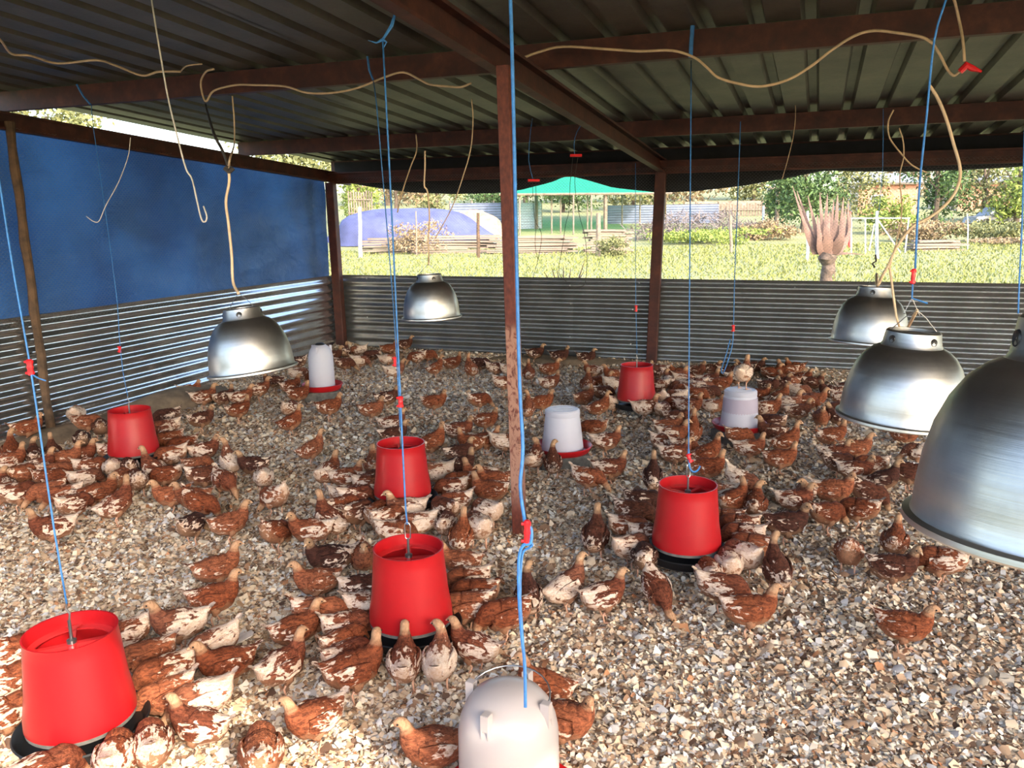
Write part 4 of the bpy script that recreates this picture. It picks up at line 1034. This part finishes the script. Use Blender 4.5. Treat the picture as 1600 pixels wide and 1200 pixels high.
blade(PD(1300, 400, 11.4)-off, PD(1304, 440, 11.4)-off, 2.5*pm, PD(1304, 420, 11.4)-off, M['bark'], root, 'drooping_leaf')
a = PD(880, 470, 9.4); root = empty('small_aloe', (a[0], a[1], 0), 'small reddish aloe showing leaf tips above the back wall', 'plant'); off = np.array([a[0], a[1], 0])
for (x, y) in ((862, 418), (870, 420), (892, 418), (914, 406), (912, 424), (850, 424), (880, 414)):
    blade(PD(882+(x-882)*.3, 480, 9.4)-off, PD(x, y, 9.4)-off, .018, PD(882+(x-882)*.55, 450, 9.4)-off, M['aloe'], root)

# ------------------------------------------------------------------ pullets
def bird_mesh(pose, seed=0):
    """one continuous body: tail - back - breast - neck - head lofted as a single skin, legs rising into it"""
    pit = dict(s=.10, t=.42, p=-.12, l=.0, g=-.34).get(pose[0], 0)
    neck = dict(
        s=[(.063, 0, .136, .028, .032), (.071, 0, .158, .0190, .0215), (.076, 0, .175, .0150, .0165), (.086, 0, .187, .0148, .0150), (.097, 0, .186, .0115, .0115), (.105, 0, .183, .006, .0065)],
        t=[(.051, 0, .154, .027, .031), (.058, 0, .180, .0175, .0195), (.062, 0, .201, .0140, .0150), (.071, 0, .215, .0146, .0148), (.082, 0, .214, .0115, .0115), (.090, 0, .211, .006, .0065)],
        p=[(.075, 0, .094, .027, .030), (.090, 0, .079, .0185, .0200), (.102, 0, .063, .0150, .0160), (.113, 0, .050, .0146, .0148), (.121, 0, .039, .0115, .0115), (.126, 0, .031, .006, .0065)],
        g=[(.073, 0, .080, .027, .030), (.085, 0, .058, .0180, .0200), (.093, 0, .040, .0146, .0155), (.103, 0, .028, .0146, .0148), (.110, 0, .018, .0115, .0115), (.114, 0, .012, .006, .0065)],
        l=[(.062, 0, .090, .028, .032), (.068, 0, .109, .0190, .0200), (.072, 0, .122, .0150, .0155), (.081, 0, .131, .0146, .0148), (.092, 0, .130, .0115, .0115), (.099, 0, .127, .006, .0065)])[pose[0]]
    turn = dict(L=.9, R=-.9).get(pose[1:2], 0)
    if turn:
        nn = []
        for i, (x, y, z, a, b) in enumerate(neck):
            k = min(1, i/3)*turn; x0 = neck[1][0]
            nn.append((x0+(x-x0)*math.cos(k)*(1 if i > 1 else 1), (x-x0)*math.sin(k)*1.15, z, a, b))
        neck = nn
    zc = .104 if pose[0] != 'l' else .054
    body = [(-.098, .146, .006, .005), (-.088, .140, .016, .010), (-.075, .129, .027, .022), (-.058, .114, .040, .040), (-.033, .102, .0480, .050), (-.003, .097, .0510, .054), (.027, .099, .0480, .052), (.050, .112, .039, .043)]
    P = []
    for x, z, ry, rz in body:
        dx, dz = x, z-.10; X = dx*math.cos(pit)-dz*math.sin(pit); Z = dx*math.sin(pit)+dz*math.cos(pit)
        P.append((X, 0, Z+zc, ry, rz))
    P += neck
    pts = [np.array(q[:3]) for q in P]; rr = [np.array([q[3], q[4], 0]) for q in P]
    sp_ = crom(pts, 3); rp = crom(rr, 3); N = 14; mb = MB(); zone = []
    rnd = random.Random(seed)
    nb = (len(body)-1)*3
    for i, p in enumerate(sp_):
        t = sp_[min(i+1, len(sp_)-1)]-sp_[max(i-1, 0)]; t /= np.linalg.norm(t)
        side = np.array([-t[1]*0, 1., 0]); hz = np.array([t[0], t[1], 0])
        if np.linalg.norm(hz) > 1e-3:
            hz /= np.linalg.norm(hz); side = np.array([-hz[1], hz[0], 0])
        up = np.cross(t, side); up /= np.linalg.norm(up)
        if up[2] < 0 and i <= nb: up = -up
        ry, rz = max(rp[i][0], .0035), max(rp[i][1], .0035)
        for k in range(N):
            an = 2*PI*k/N; j = 1+(.035*math.sin(an*3+i*1.7)+.02*math.sin(an*5-i*2.3) if 3 < i < nb+4 else 0)
            c, s_ = math.cos(an), math.sin(an)
            mb.v.append(tuple(p+side*c*ry*j+up*s_*rz*j))
            u = i/(len(sp_)-1); face = 1. if i >= len(sp_)-10 else (.5 if i >= len(sp_)-12 else 0.)
            belly = max(0, -s_)*(1 if 3 < i < nb-1 else 0); white = .85 if i < 8 else (.5 if i < nb-5 else (.25 if i < nb-1 else 0.))
            zone.append((face*(.55+.45*rnd.random()), max(0, white), belly*.9))
    L = len(sp_)
    for i in range(L-1):
        for k in range(N): mb.f.append((i*N+k, i*N+(k+1) % N, (i+1)*N+(k+1) % N, (i+1)*N+k)); mb.mi.append(0)
    mb.f.append(tuple(range(N))[::-1]); mb.mi.append(0); mb.f.append(tuple((L-1)*N+k for k in range(N))); mb.mi.append(0)
    # tail feathers fanned
    tb = sp_[3]; td = sp_[0]-sp_[4]; td /= np.linalg.norm(td)
    for k in range(5):
        a = (k-2)*.22; q = td*math.cos(a)+np.array([0, math.sin(a), 0]); up = np.array([0, 0, 1.]); s_ = np.cross(q, up); s_ /= np.linalg.norm(s_)
        l_ = .032-.003*abs(k-2); n0 = len(mb.v)
        for (d_, w_, h_) in ((0, .008, 0), (l_*.6, .0095, .002), (l_, .005, .001)):
            for sg in (-1, 1): mb.v.append(tuple(tb+q*d_+s_*sg*w_+up*(h_+.002*(k % 2)))); zone.append((0, 1., 0))
        for g_ in (0, 1): mb.f.append((n0+g_*2, n0+g_*2+1, n0+g_*2+3, n0+g_*2+2)); mb.mi.append(0)
    # legs
    if pose[0] != 'l':
        for sg in (-1, 1):
            st = (.012 if sg > 0 else -.010)+(.012 if pose[0] == 't' else 0)*0
            hip = (0.002, sg*.026, .085); knee = (.010+st*.4, sg*.026, .058); hock = (-.008+st*.6, sg*.025, .036); foot = (.002+st, sg*.026, .004)
            n0 = len(mb.v); mb.mat = 0; mb.tube([hip, knee, (.0+st*.5, sg*.0255, .045)], [.024, .016, .007], 8)
            zone += [(0, .1, .9)]*(len(mb.v)-n0); n0 = len(mb.v); mb.mat = 1
            mb.tube([(.002+st*.5, sg*.0255, .050), hock, foot], [.0042, .0036, .0034], 6)
            for an, l_ in ((0, .030), (.6, .025), (-.6, .025), (PI, .013)):
                mb.tube([foot, (foot[0]+math.cos(an)*l_*.5, foot[1]+math.sin(an)*l_*.5, .0045), (foot[0]+math.cos(an)*l_, foot[1]+math.sin(an)*l_, .0015)], [.003, .0024, .0012], 5)
            zone += [(0, 0, 0)]*(len(mb.v)-n0); mb.mat = 0
    me = mb.mesh('pullet', [M['feather'], M['skin']], True)
    at = me.attributes.new('zone', 'FLOAT_COLOR', 'POINT'); c = np.ones((len(mb.v), 4)); c[:, :3] = zone
    at.data.foreach_set('color', c.reshape(-1).astype(np.float32))
    # head frame
    e = sp_[-1]; b = sp_[-7]; hd = sp_[-4]; d = e-hd; d /= np.linalg.norm(d)
    hz = np.array([d[0], d[1], 0]); hz = hz/np.linalg.norm(hz); sd_ = np.array([-hz[1], hz[0], 0]); up = np.cross(d, sd_)
    if up[2] < 0 and pose[0] not in 'pg': up = -up
    if pose[0] in 'pg': up = np.cross(d, sd_)
    mbk = MB(); tip = e+d*.0125-up*.003
    mbk.tube([e-d*.004, e+d*.004, e+d*.009-up*.001, tip], [.0052, .0042, .0024, .0006], 7); bk = mbk.mesh('beak', M['beak'])
    eyes = []
    for sg in (-1, 1):
        m2 = MB(); c_ = sp_[-5]*.45+sp_[-4]*.55+up*.0018+sd_*sg*.0122; m2.lathe([(.0001, .0030), (.0024, .0020), (.0032, 0), (.0024, -.0020), (.0001, -.0030)], 8, c=tuple(c_)); eyes.append(m2.mesh('eye', M['eye']))
    wings = []
    for sg in (-1, 1):
        wm = MB(); wz = []
        n_u, n_v = 9, 5
        for layer in (0, 1):
            for i in range(n_u+1):
                u = i/n_u; x = .044-.128*u
                top = .122+.012*math.sin(PI*min(1, u*1.2)); h = .050*math.sin(PI*min(.96, .16+u*.9))**.8+.006
                for j in range(n_v+1):
                    v = j/n_v; z = top-h*v-.004*math.sin(u*PI*5)*v
                    # follow the flank
                    yb = .0510*math.sqrt(max(.05, 1-((z-.100)/.056)**2))*(1-.62*max(0, (u-.42)/.58)**1.3)*(1-.25*max(0, .2-u)/.2)
                    y = yb+(.0065 if layer else .0015)+.0018*math.sin(u*26+v*5)
                    dx, dz = x, z-.10; X = dx*math.cos(pit)-dz*math.sin(pit); Z = dx*math.sin(pit)+dz*math.cos(pit)
                    wm.v.append((X, sg*y, Z+zc)); wz.append((0, .5+.3*u, 0))
        W = n_v+1; T = (n_u+1)*W
        for i in range(n_u):
            for j in range(n_v):
                q = i*W+j; wm.f.append((q, q+1, q+W+1, q+W)); wm.f.append((T+q, T+q+W, T+q+W+1, T+q+1)); wm.mi += [0, 0]
        for i in range(n_u):
            for j in (0, n_v): q = i*W+j; wm.f.append((q, q+W, T+q+W, T+q)); wm.mi.append(0)
        for j in range(n_v):
            for i in (0, n_u): q = i*W+j; wm.f.append((q, q+1, T+q+1, T+q)); wm.mi.append(0)
        wme = wm.mesh('wing', M['wing'], True); at = wme.attributes.new('zone', 'FLOAT_COLOR', 'POINT'); c = np.ones((len(wm.v), 4)); c[:, :3] = wz
        at.data.foreach_set('color', c.reshape(-1).astype(np.float32)); wings.append(wme)
    return me, bk, eyes, wings
POSES = {k: bird_mesh(k, i) for i, k in enumerate(['s', 'sL', 'sR', 't', 'tL', 'tR', 'p', 'pL', 'pR', 'g', 'gL', 'l', 'lR'])}

B = '''33,680,0,s,b 120,660,80,p,w 128,688,90,p,d 140,668,0,p,b 155,670,90,p,d 14,724,0,s,m 18,706,90,t,b 54,714,90,s,d 82,704,90,t,d 12,760,90,s,m
0,772,0,p,b 104,718,0,s,b 130,714,0,s,m 166,708,0,p,m 136,732,0,p,m 176,732,90,p,w 204,720,90,p,d 130,748,5,p,w 88,738,0,p,b 146,770,10,s,b
180,786,20,t,m 108,774,180,p,m 74,776,180,p,b 84,752,0,p,b 238,734,140,t,m 262,712,180,p,m 264,740,170,p,b 262,652,180,p,d 260,672,180,p,m 264,690,180,p,b
286,696,180,p,b 268,774,190,s,b 302,776,180,s,b 84,828,180,s,m 282,616,0,l,m 322,624,0,s,m 346,622,20,s,d 314,656,0,s,d 372,642,15,s,b 376,622,0,s,m
404,610,20,s,m 428,596,180,s,d 454,604,30,s,b 466,586,0,p,w 466,618,0,s,b 454,656,0,t,b 514,638,0,s,b 486,700,10,t,b 312,706,0,s,m 308,730,10,p,b
320,748,10,p,d 348,752,300,p,m 360,720,100,t,w 396,728,180,s,d 412,748,80,p,w 430,782,130,g,m 464,572,180,p,d 312,790,330,g,b
580,640,0,s,b 604,622,10,s,d 678,628,0,s,b 748,626,20,p,b 612,662,0,s,m 614,680,0,s,d 674,690,0,t,b 716,674,0,s,m 758,658,0,s,b 758,688,0,s,b
788,692,0,p,w 716,728,20,s,d 716,706,10,s,d 684,738,180,p,w 738,690,180,s,b 514,742,50,s,m 542,746,0,s,m 584,726,90,s,b 584,748,0,s,d 750,742,180,s,m
770,752,200,s,b 540,552,80,s,d 560,550,180,p,w 582,556,180,p,d 538,570,0,p,d 562,566,0,p,w 606,562,0,s,w 608,548,10,s,b 616,580,0,s,w
640,542,0,s,d 652,560,180,p,m 668,558,0,p,b 680,572,30,t,b 706,568,20,s,b 736,576,110,t,b 750,570,0,p,d 774,576,0,p,m 796,578,0,p,w 786,600,0,p,m
500,566,20,p,b 520,560,0,s,d 826,580,90,t,b 836,556,0,s,d 874,560,0,s,d 920,562,0,l,d 858,578,0,s,b 858,598,10,s,m 846,630,0,s,b 824,636,90,t,b
918,598,90,t,b 912,622,30,s,b 928,580,180,s,m 940,598,0,s,b 958,584,180,s,b 958,600,10,p,w 942,614,10,p,d 940,632,10,t,b 974,616,80,g,w 1008,618,90,g,w
972,634,70,g,w 1012,638,5,s,w 1042,626,100,g,w 1032,604,180,p,m 1052,622,170,p,w 1056,592,0,s,b 1044,596,100,s,w 1064,606,180,p,w 1068,596,0,p,w 1030,578,200,s,d
1020,584,200,s,d 1090,602,180,p,m 1106,616,0,p,d 1088,618,0,p,b 1076,636,0,s,m 1058,630,180,p,m 1114,634,350,s,w 1058,652,0,s,d 1044,668,0,s,b 1082,672,80,t,b
1038,690,0,p,m 1052,680,0,s,m 1068,698,0,p,m 1058,710,0,s,m 1100,706,20,t,b 928,668,180,p,b 946,690,0,s,m 952,734,0,s,m 918,748,350,p,m 1020,744,90,t,d
834,716,70,s,m 864,718,85,t,d 1104,734,0,s,b 1212,618,20,t,b 1232,632,10,s,w 1246,642,20,s,d 1248,612,0,p,w 1272,624,0,s,b 1258,630,20,p,b 1198,640,0,s,m
1208,660,160,p,d 1188,620,0,s,b 1284,652,275,s,b 1308,640,20,s,d 1312,652,180,s,d 1316,622,0,p,m 1298,610,180,l,d 1322,606,0,l,d 1200,602,0,l,d 1218,598,0,l,d
1234,598,180,l,b 1180,578,0,l,d 1160,580,180,l,d 1206,584,0,l,b 1230,582,180,l,b 1252,592,0,l,b 1270,598,0,l,d 1242,576,180,l,b 1140,580,0,l,d 1112,578,0,l,d
1106,596,0,s,m 1124,602,0,s,b 1096,608,10,p,w 1086,580,0,l,d 1060,582,180,l,b 1150,590,0,s,d 1154,682,10,p,b 1194,674,180,s,d 1170,700,0,s,m 1228,688,10,t,b
1218,718,0,s,b 1298,684,20,s,b 1302,710,0,s,m 1336,704,10,s,b 1314,724,10,p,d 1158,756,340,g,w 1134,772,180,p,w 1148,784,60,s,b 1178,788,80,s,b 1258,768,275,s,w
1240,778,0,s,m 1336,736,0,s,m 1380,744,10,t,d 1420,742,0,p,d 1304,768,0,s,b 1352,774,0,g,d 1358,728,180,p,m 1438,708,180,p,w 1412,678,0,l,b 930,834,85,t,d
1004,786,0,p,d 990,806,0,p,d 984,828,5,p,m 992,858,35,p,w 1036,866,90,p,d 1092,888,100,p,m 1122,880,95,p,w 1162,874,140,p,w 1162,842,170,p,m 1156,822,180,p,m
1134,812,180,p,b 1128,914,0,p,m 884,910,25,t,w 942,930,25,s,m 1026,924,300,g,m 1228,820,10,s,d 1292,802,40,p,b 1212,888,115,t,d 1326,868,90,g,b 1394,890,0,s,d
1398,846,80,s,b 1472,880,180,p,m 1170,958,0,s,b 1412,980,0,s,b 1344,796,180,p,b 298,820,55,p,d 358,818,15,s,b 430,836,50,g,b 486,832,180,s,m 516,812,125,t,m
338,890,10,s,b 334,938,0,s,b 496,910,180,s,b 518,878,180,s,d 272,978,180,s,w 466,974,20,s,b 510,964,0,p,b 556,780,10,p,m 566,806,50,p,d 592,804,60,p,b
618,790,190,s,w 618,830,0,p,m 658,822,180,p,w 692,820,85,p,m 720,834,80,t,b 748,828,110,p,w 762,800,140,p,w 712,786,180,p,m 706,762,180,p,m 722,752,180,p,b
766,768,190,s,b 566,872,270,s,b 576,756,0,p,m 540,774,0,p,m 720,876,170,s,b 566,924,5,p,d 560,952,5,p,m 534,1002,35,p,b 542,1028,35,p,m 552,1052,15,s,b
632,1038,90,s,m 686,1036,88,s,w 742,1010,150,s,m 732,908,180,p,m 744,930,175,p,b 730,952,180,p,b 790,964,195,p,b 826,922,95,t,d 850,1066,190,t,b 880,1128,340,s,b
440,1042,30,s,m 492,1122,210,s,m 678,1172,180,s,b 347,1036,180,s,b 312,1130,150,s,m 409,1184,80,p,b 231,1168,85,p,m 172,1176,80,p,m 92,1160,20,p,m
247,1090,185,p,b 268,1052,180,p,m 232,1026,180,p,b 8,1024,0,p,m 4,1070,0,p,m 2,1116,10,p,m 206,992,185,p,m 318,1090,180,p,w 336,1006,200,p,w
496,590,180,p,b 452,640,60,p,m 696,800,120,p,d 604,812,40,p,m 538,800,20,p,b 1010,834,20,p,m 1178,856,160,p,b 1070,612,180,p,b 1030,640,60,p,m 560,986,10,p,m
188,750,60,p,b 214,752,100,p,m 116,790,20,p,m 40,746,30,p,b 62,732,20,s,m 30,776,10,p,m'''
COLR = dict(b=[(152, 84, 52), (140, 74, 44), (166, 98, 66)], m=[(150, 84, 54), (134, 74, 50)], w=[(146, 90, 66), (158, 98, 70)], d=[(100, 58, 42), (86, 50, 38), (114, 66, 46)])
ALPHA = dict(b=.02, m=.33, w=.62, d=.10)
CNAME = dict(b='rust-brown', m='mottled brown-and-white', w='mostly white', d='dark brown')
LM = [((108, 1075), 'the near left red feeder', 95), ((638, 925), 'the centre foreground feeder', 75), ((1075, 815), 'the feeder beyond the post', 70), ((630, 740), 'the middle feeder behind it', 0),
      ((202, 680), 'the feeder by the blue tarp', 60), ((995, 590), 'the far red feeder', 40), ((505, 585), 'the corner drinker', 40), ((878, 690), 'the drinker beside the post', 50),
      ((1155, 650), 'the bird-topped drinker', 50), ((793, 1130), 'the large foreground drinker', 80), ((1408, 640), 'the wide grey lamp hood', 40), ((1520, 800), 'the huge lamp hood', 60)]
LM[3] = ((630, 740), 'the second centre feeder', 50)
recs = []; rnd = random.Random(11)
obst = [(FE[k][1][0], FE[k][1][1], .165) for k in FE]+[(D1p[0], D1p[1], .2), (D2p[0], D2p[1], .19), (D3p[0], D3p[1], .19), (D4p[0], D4p[1], .16), (cb[0], cb[1], .07)]
for tok in B.split():
    x, y, hd, po, cl = tok.split(','); x, y, hd = float(x), float(y), float(hd)
    h = {'s': .098, 't': .115, 'p': .095, 'g': .085, 'l': .055}[po]
    P = PZ(x, y, h); P[0] = max(P[0], XL+.12); P[1] = min(P[1], YB-.13)
    recs.append([P[0], P[1], hd, po, cl, x, y])
XY = np.array([r[:2] for r in recs]); O0 = XY.copy()
DIR = []
for i, r in enumerate(recs):
    v = np.array([XY[i, 0], XY[i, 1]]); v /= np.linalg.norm(v); rt = np.array([v[1], -v[0]]); a = math.radians(r[2]+rnd.uniform(-7, 7))
    DIR.append(rt*math.cos(a)+v*math.sin(a))
DIR = np.array(DIR)
# each bird is three circles along its back; push overlapping birds apart
offs = np.array([-.055, -.002, .048])
for it in range(90):
    Cc = XY[:, None, :]+DIR[:, None, :]*offs[None, :, None]
    flat = Cc.reshape(-1, 2); idx = np.repeat(np.arange(len(XY)), 3)
    D2 = flat[:, None]-flat[None]; dist = np.linalg.norm(D2, axis=2)+1e-6
    ov = np.maximum(0, .082-dist); ov[idx[:, None] == idx[None]] = 0
    mv = (D2/dist[..., None]*ov[..., None]*.25).sum(1).reshape(-1, 3, 2).sum(1)
    for ox, oy, orr in obst:
        q = flat-np.array([ox, oy]); dd = np.linalg.norm(q, axis=1)+1e-6; o2 = np.maximum(0, orr+.02-dd); o2[2::3] *= 1.0
        mv += (q/dd[:, None]*o2[:, None]*.4).reshape(-1, 3, 2).sum(1)
    XY = XY+np.clip(mv, -.02, .02)+(O0-XY)*.02
    XY[:, 0] = np.maximum(XY[:, 0], XL+.13); XY[:, 1] = np.minimum(XY[:, 1], YB-.13)
cells = {}
ORD = ['closest', 'second closest', 'third closest', 'fourth closest', 'fifth closest', 'sixth closest', 'seventh closest', 'eighth closest', 'ninth closest', 'tenth closest', 'eleventh closest', 'twelfth closest']
birds = []
for i, r in enumerate(recs):
    px, py, _ = proj((XY[i, 0], XY[i, 1], .1)); hd = r[2] % 360
    face = 'facing right' if hd < 50 or hd > 310 else ('facing away' if hd < 130 else ('facing left' if hd < 230 else 'facing viewer'))
    pose = {'s': 'standing', 't': 'upright', 'p': 'stooping', 'g': 'pecking', 'l': 'crouching'}[r[3]]
    k = min(range(len(LM)), key=lambda q: math.hypot(px-LM[q][0][0], 1.3*(py-LM[q][0][1]))-LM[q][2]); (lx_, ly_), nm, _ = LM[k]
    dx, dy = px-lx_, py-ly_
    side = ('right of' if dx > 0 else 'left of') if abs(dx) > abs(dy)*1.2 else ('before' if dy > 0 else 'behind')
    cells.setdefault((r[4], pose, face, side, k), []).append((math.hypot(dx, dy), i))
    birds.append((face, pose, side, k, px, py))
def label_for(i):
    r = recs[i]; face, pose, side, k, px, py = birds[i]
    c = sorted(cells[(r[4], pose, face, side, k)]); n = [q[1] for q in c].index(i)
    return '%s pullet %s %s, %s%s %s' % (CNAME[r[4]].replace(' ', ' '), pose, face, (ORD[min(n, 11)]+' ' if len(c) > 1 else ''), side, LM[k][1])
def place_bird(i, x, y, z, d, po, cl, label, group, near):
    v = po
    if po in 's t p'.split() and rnd.random() < .45: v = po+rnd.choice('LR')
    if po == 'g' and rnd.random() < .5: v = 'gL'
    if po == 'l' and rnd.random() < .5: v = 'lR'
    me, bk, eyes, wings = POSES[v]
    o = bpy.data.objects.new('pullet', me); COL.objects.link(o)
    o.location = (x, y, z); o.rotation_euler = (0, 0, math.atan2(d[1], d[0])); s = rnd.uniform(.96, 1.08); o.scale = (s, s*rnd.uniform(.96, 1.06), s*rnd.uniform(.96, 1.05))
    c = srgb(rnd.choice(COLR[cl])); j = rnd.uniform(.88, 1.1); o.color = (c[0]*j, c[1]*j, c[2]*j, ALPHA[cl]+rnd.uniform(-.05, .05))
    tag(o, label, 'chicken', group)
    for w_ in wings: q = bpy.data.objects.new('wing', w_); COL.objects.link(q); q.parent = o; q.color = o.color
    q = bpy.data.objects.new('beak', bk); COL.objects.link(q); q.parent = o
    if near:
        for e_ in eyes: q = bpy.data.objects.new('eye', e_); COL.objects.link(q); q.parent = o
    return o
for i, r in enumerate(recs):
    near = birds[i][5] > 640
    place_bird(i, XY[i, 0], XY[i, 1], floor_z(XY[i, 0], XY[i, 1])+.004, DIR[i], r[3], r[4], label_for(i), 'pullets around '+LM[birds[i][3]][1], near)
b = place_bird(0, D3p[0]+.01, D3p[1], .085+floor_z(D3p[0], D3p[1])+.272, np.array([.2, 1.]), 's', 'w', 'mottled white pullet perched on top of a drinker lid', 'pullets around the drinker with a bird on top', True)
# white scoop half buried by the near left feeder
c = PZ(372, 1000, .02); mb = MB()
pts = [(-.06, 0), (-.02, .022), (.03, .03), (.055, .018), (.06, 0), (.05, -.016), (.01, -.02), (-.03, -.014)]
for z in (0, .004): mb.v += [(x, y, z+.25*max(0, x)*.2) for x, y in pts]
n = len(pts)
for i in range(n): mb.f.append((i, (i+1) % n, n+(i+1) % n, n+i)); mb.mi.append(0)
mb.f += [tuple(range(n))[::-1], tuple(range(n, 2*n))]; mb.mi += [0, 0]
o = mb.build('broken_plate', M['pinkf'], loc=(c[0], c[1], .016), smooth=False); o.rotation_euler = (0, -.2, .9); tag(o, 'broken pale plastic piece lying behind a white faced pullet', 'plastic')
print('TRIS', sum(len(p.vertices)-2 for o in bpy.data.objects if o.type == 'MESH' for p in []) , 'birds', len(recs))
